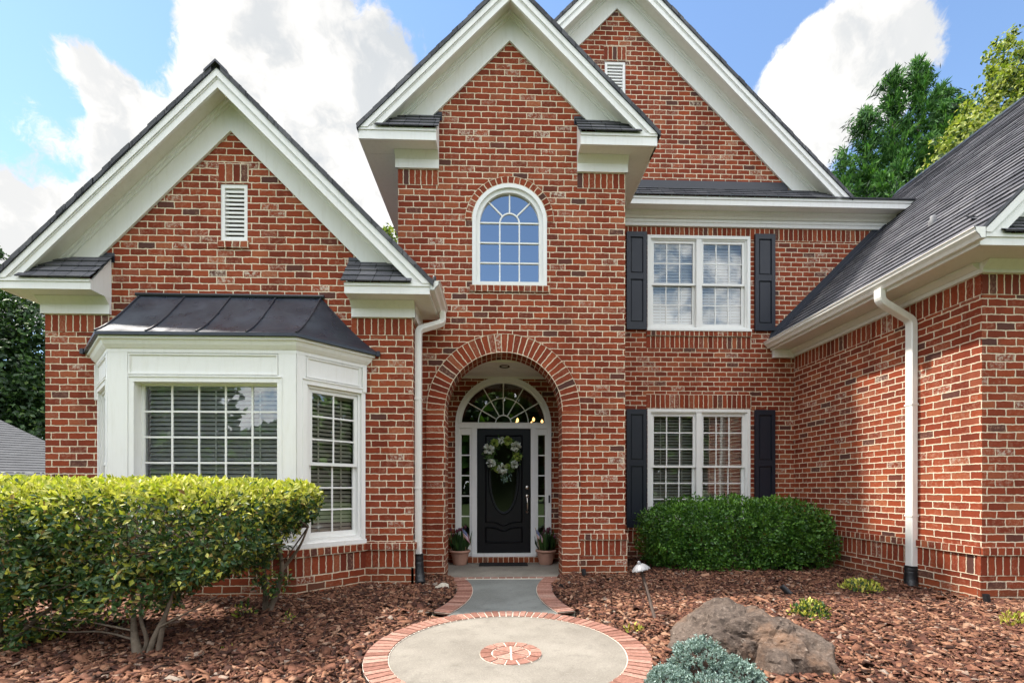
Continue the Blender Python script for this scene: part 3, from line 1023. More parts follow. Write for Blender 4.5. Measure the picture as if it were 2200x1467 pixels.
for a in (45, 90, 135):
    ca, sa = math.cos(R(a)), math.sin(R(a))
    m.prism(pl, [(WC + ca * (q + 0.006) - sa * 0.009, WZ + sa * (q + 0.006) + ca * 0.009), (WC + ca * (q + 0.006) + sa * 0.009, WZ + sa * (q + 0.006) - ca * 0.009),
                 (WC + ca * GR + sa * 0.009, WZ + sa * GR - ca * 0.009), (WC + ca * GR - sa * 0.009, WZ + sa * GR + ca * 0.009)], dd0 + 0.001, dd1)
m.build('grille', M_VINYL, awin)
room(-1.2, 1.6, YM + 0.11, YM + 3.5, 3.4, 5.7, M_ROOMD)


# gable louvres
def louvre(s0, s1, z0, z1, Y, label):
    p = FRONT(Y)
    m = MB()
    m.ring(p, s0, s1, z0, z1, 0.045, 0.012, 0.10)
    fr = m.build('gable_vent', M_WHITE, H, bevel=0.004)
    tag(fr, label)
    m = MB()
    n = round((z1 - z0 - 0.09) / 0.052)
    st = (z1 - z0 - 0.09) / n
    for k in range(n):
        z = z0 + 0.045 + k * st
        m.prism(lambda y, zz, s: (s, Y + y, zz), [(0.028, z + 0.002), (0.036, z + 0.002), (0.098, z + st * 0.95), (0.09, z + st * 0.95)], s0 + 0.0455, s1 - 0.0455)
        m.prism(lambda y, zz, s: (s, Y + y, zz), [(0.024, z + 0.002), (0.0275, z + 0.002), (0.0275, z + 0.026), (0.024, z + 0.026)], s0 + 0.0455, s1 - 0.0455)
    m.build('louvre_slats', M_WHITE, fr)
    m = MB()
    m.box(s0, s1, Y + 0.102, Y + 0.12, z0, z1)
    m.build('vent_screen', M_ROOMD, fr)


louvre(-3.325, -3.005, 4.165, 4.86, YL, 'louvred vent in the bay gable')
louvre(1.79, 2.14, 7.70, 8.355, YB, 'louvred vent in the tallest gable')

# ---- entry door, sidelights, transom
pl = FRONT(YD)
m = MB()
FW = 0.062
m.arc(pl, DC, DZ, DR - FW, DR, 0, math.pi, -0.04, 0.05, 44)
m.arc(pl, DC, DZ, DR - FW - 0.035, DR - FW, 0, math.pi, -0.012, 0.05, 44)
for sg in (-1, 1):
    a, b = sorted((DC + sg * DR, DC + sg * (DR - FW)))
    m.pbox(pl, a, b, 0.125, DZ, -0.04, 0.05)
m.pbox(pl, DC - DR + FW, DC + DR - FW, 2.165, 2.24, -0.045, 0.05)
m.pbox(pl, DC - DR + FW - 0.001, DC + DR - FW + 0.001, 2.24, 2.255, -0.06, 0.05)
DX0, DX1 = -0.330, 0.527
for (a, b) in ((DX0 - 0.085, DX0 - 0.002), (DX1 + 0.002, DX1 + 0.085)):
    m.pbox(pl, a, b, 0.125, 2.165, -0.035, 0.05)
m.pbox(pl, DX0 - 0.0845, DX1 + 0.0845, 0.126, 0.176, -0.06, 0.05)
dfr = m.build('door_frame', M_WHITE, H, bevel=0.004)
for (a, b) in ((DC - DR + FW, DX0 - 0.085), (DX1 + 0.085, DC + DR - FW)):
    m = MB()
    zb = 0.44
    m.ring(pl, a + 0.001, b - 0.001, 0.127, 2.164, 0.030, -0.02, 0.04, wt=0.10, wb=zb - 0.127)
    m.pbox(pl, a + 0.045, b - 0.045, 0.18, zb - 0.06, -0.028, -0.0205)
    sl = m.build('sidelight', M_WHITE, H, bevel=0.003)
    pane(pl, a + 0.031, b - 0.031, zb, 2.064, 0.012, M_GLASS, sl)
    grille(pl, a + 0.031, b - 0.031, zb, 2.064, 1, 5, 0.012, sl, 0.02)
# transom
TR = DR - FW - 0.035
m = MB()
pts = [p for p in semicircle(DC, DZ + 0.03, TR)]
for t in geometry.tessellate_polygon([[Vector((p[0], min(p[1], DZ + TR), 0)) for p in pts]]):
    m.face([pl(pts[k][0], pts[k][1], 0.02) for k in t])
trn = m.build('transom_pane', M_GLASS, H)
m = MB()
Z0 = DZ + 0.03
for (r, w) in ((0.125, 0.008), (0.40, 0.007)):
    m.arc(pl, DC, Z0, r - w, r + w, 0, math.pi, 0.004, 0.017, 28)
for a in (30, 60, 90, 120, 150):
    ca, sa = math.cos(R(a)), math.sin(R(a))
    w = 0.008
    r0, r1 = 0.13, TR - 0.02
    m.prism(pl, [(DC + ca * r0 - sa * w, Z0 + sa * r0 + ca * w), (DC + ca * r0 + sa * w, Z0 + sa * r0 - ca * w), (DC + ca * r1 + sa * w, Z0 + sa * r1 - ca * w), (DC + ca * r1 - sa * w, Z0 + sa * r1 + ca * w)], 0.006, 0.017)
m.build('grille', M_VINYL, trn)

# door slab with an oval light and a wavy bottom panel
OC, OZ, ORX, ORZ = 0.098, 1.40, 0.205, 0.56
m = MB()
oval = [(OC + ORX * math.cos(a), OZ + ORZ * math.sin(a)) for a in [2 * math.pi * k / 40 for k in range(40)]]
m.wall(pl, [(DX0, 0.178), (DX1, 0.178), (DX1, 2.163), (DX0, 2.163)], [oval], 0.04)
for k in range(40):       # raised oval moulding
    a, b = 2 * math.pi * k / 40, 2 * math.pi * (k + 1) / 40
    e = lambda t, g: (OC + (ORX + g) * math.cos(t), OZ + (ORZ + g) * math.sin(t))
    P = lambda q_, d: pl(q_[0], q_[1], d)
    prof = [(0.004, 0.02), (0.012, -0.020), (0.034, -0.024), (0.050, 0.0)]
    for j in range(3):
        m.face([P(e(a, prof[j][0]), prof[j][1]), P(e(b, prof[j][0]), prof[j][1]), P(e(b, prof[j + 1][0]), prof[j + 1][1]), P(e(a, prof[j + 1][0]), prof[j + 1][1])])
door = m.build('front_door', M_DOOR, H)
m = MB()
oo = [(OC + (ORX + 0.01) * math.cos(a), OZ + (ORZ + 0.01) * math.sin(a)) for a in [2 * math.pi * k / 40 for k in range(40)]]
m.face([pl(p[0], p[1], 0.02) for p in oo])
m.build('oval_glass', M_GLASSD, door)
m = MB()
wav = lambda t: 0.045 * (-math.exp(-((t - 0.5) / 0.17) ** 2) * 1.3 + 0.25)
xs = [DX0 + 0.14 + (DX1 - DX0 - 0.28) * k / 24 for k in range(25)]
def moul(path, w=0.022, d=-0.020):
    for k in range(len(path) - 1):
        p, q_ = Vector((path[k][0], path[k][1])), Vector((path[k + 1][0], path[k + 1][1]))
        t = (q_ - p).normalized()
        n_ = Vector((-t.y, t.x)) * w / 2
        m.face([pl(p.x - n_.x, p.y - n_.y, -0.001), pl(q_.x - n_.x, q_.y - n_.y, -0.001), pl(q_.x, q_.y, d), pl(p.x, p.y, d)])
        m.face([pl(p.x, p.y, d), pl(q_.x, q_.y, d), pl(q_.x + n_.x, q_.y + n_.y, -0.001), pl(p.x + n_.x, p.y + n_.y, -0.001)])
zt = 0.66
top = [(x, zt + wav((x - xs[0]) / (xs[-1] - xs[0]))) for x in xs]
moul(top)
moul([(p[0], p[1] - 0.085) for p in top], 0.026, -0.022)
moul([(xs[0], 0.35), (xs[0], top[0][1] - 0.085)], 0.026, -0.022)
moul([(xs[-1], 0.35), (xs[-1], top[-1][1] - 0.085)], 0.026, -0.022)
moul([(xs[0], 0.35), (xs[-1], 0.35)], 0.03, -0.024)
moul([(xs[0], top[0][1]), (xs[0], 2.05)], 0.024, -0.02)
moul([(xs[-1], top[-1][1]), (xs[-1], 2.05)], 0.024, -0.02)
moul([(xs[0], 2.05), (xs[-1], 2.05)], 0.024, -0.02)
m.build('door_moulding', M_DOOR, door)
m = MB()
hx = 0.470
m.lathe([(0.0, 0.028), (0.022, 0.026), (0.034, 0.014), (0.036, 0.0)], (hx, YD, 1.225), 20, 0, (0, -1, 0))
m.build('deadbolt', M_BRASS, door, smooth=True)
m = MB()
m.lathe([(0.0, 0.026), (0.020, 0.024), (0.032, 0.012), (0.034, 0.0)], (hx, YD, 1.085), 20, 0, (0, -1, 0))
m.tube([(hx, YD - 0.02, 1.05), (hx, YD - 0.045, 1.03), (hx + 0.002, YD - 0.06, 0.98), (hx + 0.002, YD - 0.055, 0.90), (hx, YD - 0.02, 0.84)], [0.012, 0.013, 0.011, 0.011, 0.012], 10)
m.lathe([(0.0, 0.02), (0.022, 0.016), (0.026, 0.0)], (hx, YD, 0.835), 16, 0, (0, -1, 0))
m.build('door_handle', M_BRASS, door, smooth=True)
m = MB()
m.box(DC + DR - 0.045, DC + DR - 0.02, YD - 0.053, YD - 0.041, 0.98, 1.10)
m.build('doorbell', M_DARKPIPE, dfr)
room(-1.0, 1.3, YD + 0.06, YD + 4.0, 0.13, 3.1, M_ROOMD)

# ---- left bay window
BA, BB, BC, BD = Vector((-4.755, 5.55)), Vector((-4.147, 4.97)), Vector((-2.172, 4.97)), Vector((-1.602, 5.55))


def facet(p, q):
    t = (q - p)
    Ln = t.length
    t = t / Ln
    inn = Vector((-t.y, t.x))
    return Ln, (lambda s, z, d: (p.x + t.x * s + inn.x * d, p.y + t.y * s + inn.y * d, z))


fac = [facet(BA, BB), facet(BB, BC), facet(BC, BD)]
m = MB()
BTOP = 2.74
holes = []
LF = fac[1][0]
wins = [(0.18, fac[0][0] - 0.10, 0.66, 2.32), (0.275, LF - 0.197, 0.60, 2.343), (0.11, fac[2][0] - 0.06, 0.62, 2.345)]
for (Ln, fp), (a, b, z0, z1) in zip(fac, wins):
    m.wall(fp, [(0, 0.548), (Ln, 0.548), (Ln, BTOP), (0, BTOP)], [[(a, z0), (b, z0), (b, z1), (a, z1)]], 0.13)
bay = m.build('bay_window', M_WHITE, H)
m = MB()
# corner boards, panel mouldings, crown, sill
for i, (Ln, fp) in enumerate(fac):
    a, b, z0, z1 = wins[i]
    w0, w1 = ((0.03, 0.10), (0.205, 0.185), (0.115, 0.03))[i]
    if i != 2:
        pass
    d = -0.012
    if i == 1:
        m.pbox(fp, 0.0, 0.205, 0.60, 2.66, d, -0.0005)
        m.pbox(fp, Ln - 0.185, Ln, 0.60, 2.66, d, -0.0005)
        px0, px1 = 0.215, Ln - 0.195
    elif i == 2:
        m.pbox(fp, 0.0, 0.09, 0.60, 2.66, d, -0.0005)
        m.pbox(fp, Ln - 0.05, Ln, 2.36, 2.66, d - 0.02, -0.0005)
        px0, px1 = 0.105, Ln - 0.075
    else:
        m.pbox(fp, Ln - 0.09, Ln, 0.60, 2.66, d, -0.0005)
        m.pbox(fp, 0.0, 0.06, 2.25, 2.66, d - 0.02, -0.0005)
        px0, px1 = 0.08, Ln - 0.105
    # flat panel over the window, framed by a bead
    m.ring(fp, px0, px1, 2.425, 2.645, 0.014, -0.014, -0.0005)
    m.ring(fp, px0 + 0.0145, px1 - 0.0145, 2.4395, 2.6305, 0.006, -0.006, -0.0005)
    # window casing
    m.pbox(fp, a - 0.05, b + 0.05, z1, z1 + 0.05, -0.020, -0.0005)
    m.pbox(fp, a - 0.05, a, z0, z1, -0.018, -0.0005)
    m.pbox(fp, b, b + 0.05, z0, z1, -0.018, -0.0005)
    m.pbox(fp, a - 0.05, b + 0.05, z1 + 0.05, z1 + 0.062, -0.030, -0.0005)
    # sill board
    m.pbox(fp, 0.0, Ln, 0.548, 0.60, -0.03, -0.0005)
m.build('bay_trim', M_WHITE, bay, bevel=0.003)
# crown moulding swept round the bay
def sweep_bay(prof, mats, name, parent, ext=0.0):
    """prof: (offset outward, z) swept along the three bay faces with mitred corners"""
    mm = MB()
    pts_ = [BA, BB, BC, BD]
    nrm = []
    for k in range(3):
        t = (pts_[k + 1] - pts_[k]).normalized()
        nrm.append(Vector((t.y, -t.x)))
    def off(k, o):
        if k == 0:
            t = (BB - BA).normalized()
            q_ = BA + nrm[0] * o
            return q_ - t * (q_.y - 5.548) / t.y
        if k == 3:
            t = (BD - BC).normalized()
            q_ = BD + nrm[2] * o
            return q_ - t * (q_.y - 5.548) / t.y
        b_ = (nrm[k - 1] + nrm[k]).normalized()
        return pts_[k] + b_ * o / b_.dot(nrm[k])
    for k in range(3):
        for j in range(len(prof) - 1):
            (o0, z0), (o1, z1) = prof[j], prof[j + 1]
            a0, a1, b0, b1 = off(k, o0), off(k + 1, o0), off(k, o1), off(k + 1, o1)
            mm.face([(a0.x, a0.y, z0), (a1.x, a1.y, z0), (b1.x, b1.y, z1), (b0.x, b0.y, z1)])
    return mm.build(name, mats, parent), off


crown, boff = sweep_bay([(0.0, 2.655), (0.014, 2.655), (0.014, 2.69), (0.025, 2.70), (0.05, 2.735), (0.065, 2.775), (0.085, 2.782), (0.085, 2.81), (0.0, 2.81)], M_WHITE, 'crown_moulding', bay)
# base of brick under the bay
mb = MB()
BASE = 0.02
for k in range(3):
    a, b = boff(k, 0.035), boff(k + 1, 0.035)
    Ln, fp = facet(a, b)
    strip(mb, fp, 0, Ln, 0.46, 0.547, 0.0, 0.105, 1, ends=False)
    a, b = boff(k, 0.015), boff(k + 1, 0.015)
    Ln, fp = facet(a, b)
    strip(mb, fp, 0, Ln, 0.245, 0.4595, 0.0, 0.21, 0, ends=False)
    mb.face([fp(0, -0.1, -0.0), fp(Ln, -0.1, -0.0), fp(Ln, 0.245, -0.0), fp(0, 0.245, -0.0)], 2)
mb.build('bay_base', [M_SOLD, M_ROWL, M_BRICK], H)
# the concave metal roof
def bay_roof():
    mm = MB()
    eo = 0.115
    e0, e1, e2, e3 = [boff(k, eo) for k in range(4)]
    t0, t1 = Vector((-4.262, 5.545)), Vector((-2.128, 5.545))
    zt, ze = 3.50, 2.845
    N = 10
    def lerp(e, t, k):
        x = k / N
        # concave: shallow at the eave, steep at the wall
        zz = ze + (zt - ze) * (0.62 * x + 0.38 * x * x * (1.6 - 0.6 * x))
        return Vector((e.x + (t.x - e.x) * x, e.y + (t.y - e.y) * x, zz))
    for (ea, eb, ta, tb) in ((e0, e1, t0, t0), (e1, e2, t0, t1), (e2, e3, t1, t1)):
        for k in range(N):
            mm.face([lerp(ea, ta, k), lerp(eb, tb, k), lerp(eb, tb, k + 1), lerp(ea, ta, k + 1)])
        mm.face([(ea.x, ea.y, 2.812), (eb.x, eb.y, 2.812), (eb.x, eb.y, ze), (ea.x, ea.y, ze)])
        mm.face([(ea.x, ea.y, 2.812), (eb.x, eb.y, 2.812), (eb.x, eb.y + 0.2, 2.812), (ea.x, ea.y + 0.2, 2.812)])
    ob = mm.build('bay_roof', M_BAYROOF, bay)
    sm = MB()
    up = Vector((0, 0, 0.012))
    lines = [(e1, t0), (e2, t1)]
    for j in range(1, 4):
        f_ = j / 4
        lines.append((e1.lerp(e2, f_), t0.lerp(t1, f_)))
    for (e, t) in lines:
        sm.tube([lerp(e, t, k) + up * 0.5 for k in range(N + 1)], 0.011, 6)
    sm.tube([(-4.30, 5.535, zt + 0.01), (-2.09, 5.535, zt + 0.01)], 0.022, 6)
    sm.build('standing_seams', M_FLASH, bay)
    for e in (e0, e3):
        tp = MB()
        tp.box(e.x - 0.02, e.x + 0.02, e.y - 0.03, e.y, 2.80, 2.86)
        tp.build('roof_tip', M_FLASH, bay)


bay_roof()
# bay windows proper
Ln, fp = fac[1]
a, b, z0, z1 = wins[1]
m = MB()
m.ring(fp, a + 0.001, b - 0.001, z0 + 0.001, z1 - 0.001, 0.034, 0.085, 0.13, wt=0.02, wb=0.05)
m.build('sash', M_VINYL, bay)
pane(fp, a + 0.035, b - 0.035, z0 + 0.05, z1 - 0.021, 0.105, M_GLASS, bay)
grille(fp, a + 0.035, b - 0.035, z0 + 0.05, z1 - 0.021, 5, 6, 0.105, bay, 0.02)
blind(fp, a + 0.03, b - 0.03, z0, z1, 0.18, bay, M_BLINDW, 0.048, 54, 0.052)
for i in (0, 2):
    Ln, fp = fac[i]
    a, b, z0, z1 = wins[i]
    m = MB()
    m.ring(fp, a + 0.001, b - 0.001, z0 + 0.001, z1 - 0.001, 0.03, 0.012, 0.12)
    m.build('window_jamb', M_VINYL, bay)
    sash_unit(fp, a + 0.032, b - 0.032, z0 + 0.032, z1 - 0.032, 2, 3, bay, M_GLASS, 0.04, 0.045)
    blind(fp, a + 0.05, b - 0.05, z0 + 0.04, z1 - 0.04, 0.15, bay, M_BLIND, 0.048, 46)
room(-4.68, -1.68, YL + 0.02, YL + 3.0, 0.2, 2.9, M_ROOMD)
for z, nm_ in ((0.55, 'bay_seat'), (2.70, 'bay_ceiling')):
    m = MB()
    m.face([(BA.x, BA.y, z), (BB.x, BB.y, z), (BC.x, BC.y, z), (BD.x, BD.y, z)])
    m.build(nm_, M_ROOMD, bay)


# ---- gables: rake boards, soffits, friezes, returns, roofs
def shingle_slope(mb, P0, a, L, s, S, mi=0, expo=0.14, lip=0.013):
    """a slope of overlapping shingle courses; P0 lower corner, a along the eave, s up the slope"""
    P0, a, s = Vector(P0), Vector(a).normalized(), Vector(s).normalized()
    n = a.cross(s)
    if n.z < 0:
        n = -n
    k, v = 0, 0.0
    while v < S - 1e-4:
        v1 = min(v + expo, S)
        nseg = max(1, int(L / 1.3))
        for j in range(nseg):
            u0, u1 = L * j / nseg, L * (j + 1) / nseg
            o = n * (lip * random.uniform(0.75, 1.25))
            p = [P0 + a * u0 + s * v + o, P0 + a * u1 + s * v + o, P0 + a * u1 + s * v1, P0 + a * u0 + s * v1]
            mb.face(p, mi, [(u0, v), (u1, v), (u1, v1), (u0, v1)])
            mb.face([P0 + a * u0 + s * v, P0 + a * u1 + s * v, p[1], p[0]], mi, [(u0, v), (u1, v), (u1, v + .01), (u0, v + .01)])
        v = v1


def gable(xc, brick_apex, half_l, half_r, yF, yW, zret, yBack, rl=True, rr=True, frieze_to=3.6, side_l=True, side_r=True, label=None):
    """xc: ridge x; brick_apex: z where the rake friezes meet; half: half width of the rake at the return's top (zret)"""
    zs, zfb, zft = brick_apex + 0.376, brick_apex + 0.296, brick_apex + 0.50
    pl = FRONT(yF)
    r2 = math.sqrt(2)
    # roof slabs
    m = MB()
    top = zft + 0.055
    for sg, half in ((-1, half_l), (1, half_r)):
        hw = half + 0.045
        P0 = (xc + sg * hw, yF - 0.03, top - hw)
        shingle_slope(m, P0, (0, 1, 0), yBack - yF + 0.03, (-sg, 0, 1), hw * r2)
        # verge edge: layered shingle ends
        for k in range(int(hw / 0.10)):
            x0, x1 = xc + sg * (hw - 0.10 * k), xc + sg * max(0.0, hw - 0.10 * (k + 1))
            jj = random.uniform(0.0, 0.012)
            f_ = lambda x, o: (x, yF - 0.03 - jj, top - abs(x - xc) + o)
            m.face([f_(x0, -0.052), f_(x1, -0.052), f_(x1, 0.012), f_(x0, 0.017)], 0)
        m.face([(xc + sg * hw, yF - 0.035, top - hw - 0.052), (xc, yF - 0.035, top - 0.052), (xc, yF + 0.02, top - 0.052), (xc + sg * hw, yF + 0.02, top - hw - 0.052)], 1)
        m.face([(xc + sg * hw, yF - 0.035, top - hw - 0.052), (xc + sg * hw, yBack, top - hw - 0.052), (xc + sg * hw, yBack, top - hw + 0.015), (xc + sg * hw, yF - 0.035, top - hw + 0.015)], 1)
    # ridge caps
    y = yF - 0.045
    while y < yBack:
        for sg in (-1, 1):
            m.face([(xc, y, top + 0.028), (xc, y + 0.17, top + 0.016), (xc + sg * 0.13, y + 0.17, top - 0.13 + 0.018), (xc + sg * 0.13, y, top - 0.13 + 0.03)], 0)
            m.face([(xc, y, top + 0.028), (xc + sg * 0.13, y, top - 0.13 + 0.03), (xc + sg * 0.13, y, top - 0.13), (xc, y, top)], 1)
        y += 0.15
    roof = m.build('roof', [M_SHING, M_FLASH], H)
    if label:
        tag(roof, label)
    # rake boards and shingle mould
    m = MB()
    for sg, half in ((-1, half_l), (1, half_r)):
        zr = zft - half
        v = 0.204
        m.prism(pl, [(xc, zft), (xc + sg * half, zr), (xc + sg * (half - v), zr), (xc, zft - v)], 0.0, 0.028)
        m.prism(pl, [(xc, zft + 0.001), (xc + sg * half, zr + 0.001), (xc + sg * (half - 0.0), zr - 0.004), (xc + sg * (half - 0.085), zr - 0.004), (xc, zft - 0.09)][:3] + [(xc + sg * (half - 0.085), zr - 0.004), (xc, zft - 0.09)], -0.020, -0.0005)
        m.prism(pl, [(xc, zft - 0.098), (xc + sg * (half - 0.098), zr), (xc + sg * (half - 0.108), zr), (xc, zft - 0.108)], -0.009, -0.0005)
    m.build('rake_fascia', M_WHITE, roof)
    # raking soffit and frieze
    m = MB()
    dW = yW - yF
    for sg, half in ((-1, half_l), (1, half_r)):
        hs = half + 0.0
        m.face([(xc, yF + 0.02, zs), (xc + sg * hs, yF + 0.02, zs - hs), (xc + sg * hs, yW, zs - hs), (xc, yW, zs)], 1)
        hl = min(brick_apex - frieze_to, half)
        m.prism(FRONT(yW), [(xc, zs - 0.001), (xc + sg * (hl + 0.376), frieze_to), (xc + sg * hl, frieze_to), (xc, brick_apex)], -0.030, -0.002)
        hb = hl + 0.22
        m.prism(FRONT(yW), [(xc, zs - 0.002), (xc + sg * (hb + 0.156), frieze_to), (xc + sg * (hb + 0.08), frieze_to), (xc, zs - 0.078)], -0.052, -0.0305)
        m.prism(FRONT(yW), [(xc, zs - 0.003), (xc + sg * (hb + 0.155), frieze_to), (xc + sg * (hb + 0.118), frieze_to), (xc, zs - 0.04)], -0.075, -0.0525)
    m.build('rake_frieze', [M_WHITE, M_SOFFIT], roof)
    return roof


def eave_return(xo, xi, yF, yW, zb, zt, zw, xw, fr_b, roof_h=0.40, roof_to=None):
    """boxed return: outer end xo, inner end xi; zw wall edge of its little roof; xw wall corner; fr_b frieze bottom"""
    sg = 1 if xi > xo else -1
    m = MB()
    a, b = sorted((xo, xi))
    m.box(a, b, yF, yF + 0.025, zb, zt)                              # fascia
    m.box(a, b, yF - 0.012, yF - 0.0005, zt - 0.035, zt)             # drip mould
    m.face([(xo, yF + 0.01, zb + 0.006), (xi, yF + 0.01, zb + 0.006), (xi, yW, zb + 0.006), (xo, yW, zb + 0.006)], 1)
    xi2 = xi - sg * 0.022
    m.prism(lambda y, z, x: (x, y, z), [(yF + 0.0255, zb), (yW - 0.001, zb), (yW - 0.001, zw - 0.03), (yF + 0.0255, zt)], min(xi, xi2), max(xi, xi2))
    # frieze on the wall below, with a small crown
    x0, x1 = sorted((xw - sg * 0.03, xi))
    m.box(x0, x1, yW - 0.032, yW - 0.002, fr_b, zb + 0.004)
    m.prism(lambda y, z, x: (x, y, z), [(yW - 0.0325, zb - 0.075), (yW - 0.10, zb + 0.002), (yW - 0.0325, zb + 0.002)], x0, x1, 1)
    ret = m.build('eave_return', [M_WHITE, M_SOFFIT], H, bevel=0.003)
    m = MB()
    run = yW - yF + 0.04
    rise = zw - zt
    S = math.hypot(run, rise)
    xr = xo + sg * 0.21
    x0, x1 = sorted((xr, xi + sg * 0.03))
    shingle_slope(m, (x0, yF - 0.04, zt + 0.004), (1, 0, 0), x1 - x0, (0, run, rise), S, 0, 0.12, 0.012)
    m.face([(x0, yF - 0.04, zt + 0.002), (x1, yF - 0.04, zt + 0.002), (x1, yF - 0.04, zt + 0.018), (x0, yF - 0.04, zt + 0.018)], 1)
    m.face([(x0, yF - 0.04, zt + 0.002), (x1, yF - 0.04, zt + 0.002), (x1, yW, zw), (x0, yW, zw)], 1)
    # step flashing against the wall
    fa, fb = sorted((xi + sg * 0.04, xi - sg * 0.28))
    m.face([(fa, yW - 0.006, zw - 0.08), (fb, yW - 0.006, zw - 0.08), (fb, yW - 0.006, zw + 0.035), (fa, yW - 0.006, zw + 0.035)], 1)
    m.build('return_roof', [M_SHING, M_FLASH], ret)
    return ret


YLF, YMF, YBF, YRF = 5.27, 5.83, 7.25, 4.20
gable(cL, 5.474, 2.405, 2.405, YLF, YL, 3.57, 10.5, label='roof of the gable above the bay window')
eave_return(cL - 2.405, -4.595, YLF, YL, 3.452, 3.569, 3.97, XLW, 3.27)
eave_return(cL + 2.405, -1.762, YLF, YL, 3.447, 3.569, 3.96, XLE, 3.27)
gable(cT, 7.196, 1.90, 1.90, YMF, YM, 5.80, 11.0, frieze_to=5.95, label='roof of the gable over the entry tower')
eave_return(cT - 1.93, -0.785, YMF, YM, 5.655, 5.80, 6.20, XML, 5.465)
eave_return(cT + 1.91, 1.070, YMF, YM, 5.650, 5.80, 6.19, XMR, 5.465)
gable(cG, 9.212, 3.76, 3.76, YBF, YB, 5.95, 12.5, frieze_to=6.1, label='roof of the tallest gable')

# side soffits and fascias of the left wing and the tower
def side_eave(xo, xw, yF, yW, yb, zb, zt, fr):
    sg = 1 if xw > xo else -1
    q = MB()
    q.face([(xo, yW, zb), (xw, yW, zb), (xw, yb, zb), (xo, yb, zb)], 1)
    q.box(*sorted((xo, xo + sg * 0.02)), yF + 0.03, yb, zb - 0.004, zt)
    q.box(*sorted((xw - sg * 0.03, xw + sg * 0.001)), yW - 0.03, yb, fr, zb - 0.001)
    q.build('side_soffit', [M_WHITE, M_SOFFIT], H)


side_eave(cL + 2.405, XLE, YLF, YL, 6.09, 3.455, 3.585, 3.27)
side_eave(cL - 2.405, XLW, YLF, YL, 10.5, 3.457, 3.585, 3.27)
side_eave(cT - 1.93, XML, YMF, YM, 11.0, 5.66, 5.83, 5.465)
side_eave(cT + 1.91, XMR, YMF, YM, 7.56, 5.66, 5.83, 5.465)

# pent eave across the back wall, to the right of the tower
m = MB()
xa, xb = XMR + 0.02, 6.86
m.box(xa, xb, YBF, YBF + 0.025, 5.80, 5.925)
m.box(xa, xb, YBF - 0.014, YBF - 0.0005, 5.885, 5.926)
m.face([(xa, YBF + 0.01, 5.806), (xb + 0.2, YBF + 0.01, 5.806), (xb + 0.2, YB, 5.806), (xa, YB, 5.806)], 1)
m.box(xa, 6.85, YB - 0.032, YB - 0.002, 5.60, 5.80)
m.prism(lambda y, z, x: (x, y, z), [(YB - 0.0325, 5.715), (YB - 0.055, 5.715), (YB - 0.075, 5.75), (YB - 0.12, 5.775), (YB - 0.13, 5.803), (YB - 0.0325, 5.803)], xa, 6.9, 1)
m.prism(lambda y, z, x: (x, y, z), [(YB - 0.0325, 5.66), (YB - 0.045, 5.66), (YB - 0.045, 5.695), (YB - 0.0325, 5.695)], xa, 6.9, 0)
pent = m.build('eave_fascia', [M_WHITE, M_SOFFIT], H)
m = MB()
run, rise = YB - YBF + 0.04, 0.33
x1 = 5.55
shingle_slope(m, (xa, YBF - 0.04, 5.93), (1, 0, 0), x1 - xa, (0, run, rise), math.hypot(run, rise), 0, 0.12)
m.face([(xa, YBF - 0.04, 5.927), (x1 + 0.1, YBF - 0.04, 5.927), (x1 + 0.1, YBF - 0.04, 5.947), (xa, YBF - 0.04, 5.947)], 1)
m.face([(xa, YBF - 0.04, 5.927), (x1, YBF - 0.04, 5.927), (x1, YB, 6.25), (xa, YB, 6.25)], 1)
m.prism(lambda y, z, x: (x, y, z), [(YB - 0.05, 6.19), (YB - 0.004, 6.22), (YB - 0.004, 6.375), (YB - 0.012, 6.375), (YB - 0.02, 6.25)], xa, 4.9, 1)
# low roof running on to the wing
shingle_slope(m, (5.6, YBF - 0.04, 5.93), (1, 0, 0), 3.0, (0, 1, 0.5), 3.3, 0)
m.face([(5.6, YBF - 0.04, 5.925), (7.0, YBF - 0.04, 5.925), (7.0, YBF - 0.04, 5.945), (5.6, YBF - 0.04, 5.945)], 1)
m.build('eave_roof', [M_SHING, M_FLASH], pent)

# ---- right wing roof, gutter, gable return
XE, ZE = 4.60, 3.675
XRID = 8.29
m = MB()
shingle_slope(m, (XE, YRF - 0.03, ZE), (0, 1, 0), 9.1 - YRF, (1, 0, 1), (XRID - XE) * math.sqrt(2), 0, 0.135, 0.016)
m.face([(XRID, YRF, ZE + XRID - XE), (XRID, 9.1, ZE + XRID - XE), (12.0, 9.1, ZE), (12.0, YRF, ZE)], 0)
m.face([(XRID, YRF - 0.03, ZE + XRID - XE - 0.022), (XE, YRF - 0.03, ZE - 0.022), (XE, YRF - 0.03, ZE + 0.016), (XRID, YRF - 0.03, ZE + XRID - XE + 0.016)], 1)
m.face([(XRID, YRF - 0.03, ZE + XRID - XE - 0.022), (XE, YRF - 0.03, ZE - 0.022), (XE, 9.1, ZE - 0.022), (XRID, 9.1, ZE + XRID - XE - 0.022)], 1)
m.face([(XE, 9.07, ZE - 0.06), (XRID, 9.07, ZE + XRID - XE - 0.06), (XRID, 9.07, ZE + XRID - XE + 0.016), (XE, 9.07, ZE + 0.016)], 1)
y = YRF - 0.04
while y < 9.05:
    m.face([(XRID - 0.14, y, ZE + XRID - XE - 0.14 + 0.035), (XRID - 0.14, y + 0.17, ZE + XRID - XE - 0.14 + 0.022), (XRID, y + 0.17, ZE + XRID - XE + 0.022), (XRID, y, ZE + XRID - XE + 0.035)], 1)
    y += 0.15
rw = m.build('roof', [M_SHING, M_FLASH], H)
tag(rw, 'long shingled roof slope of the right wing')
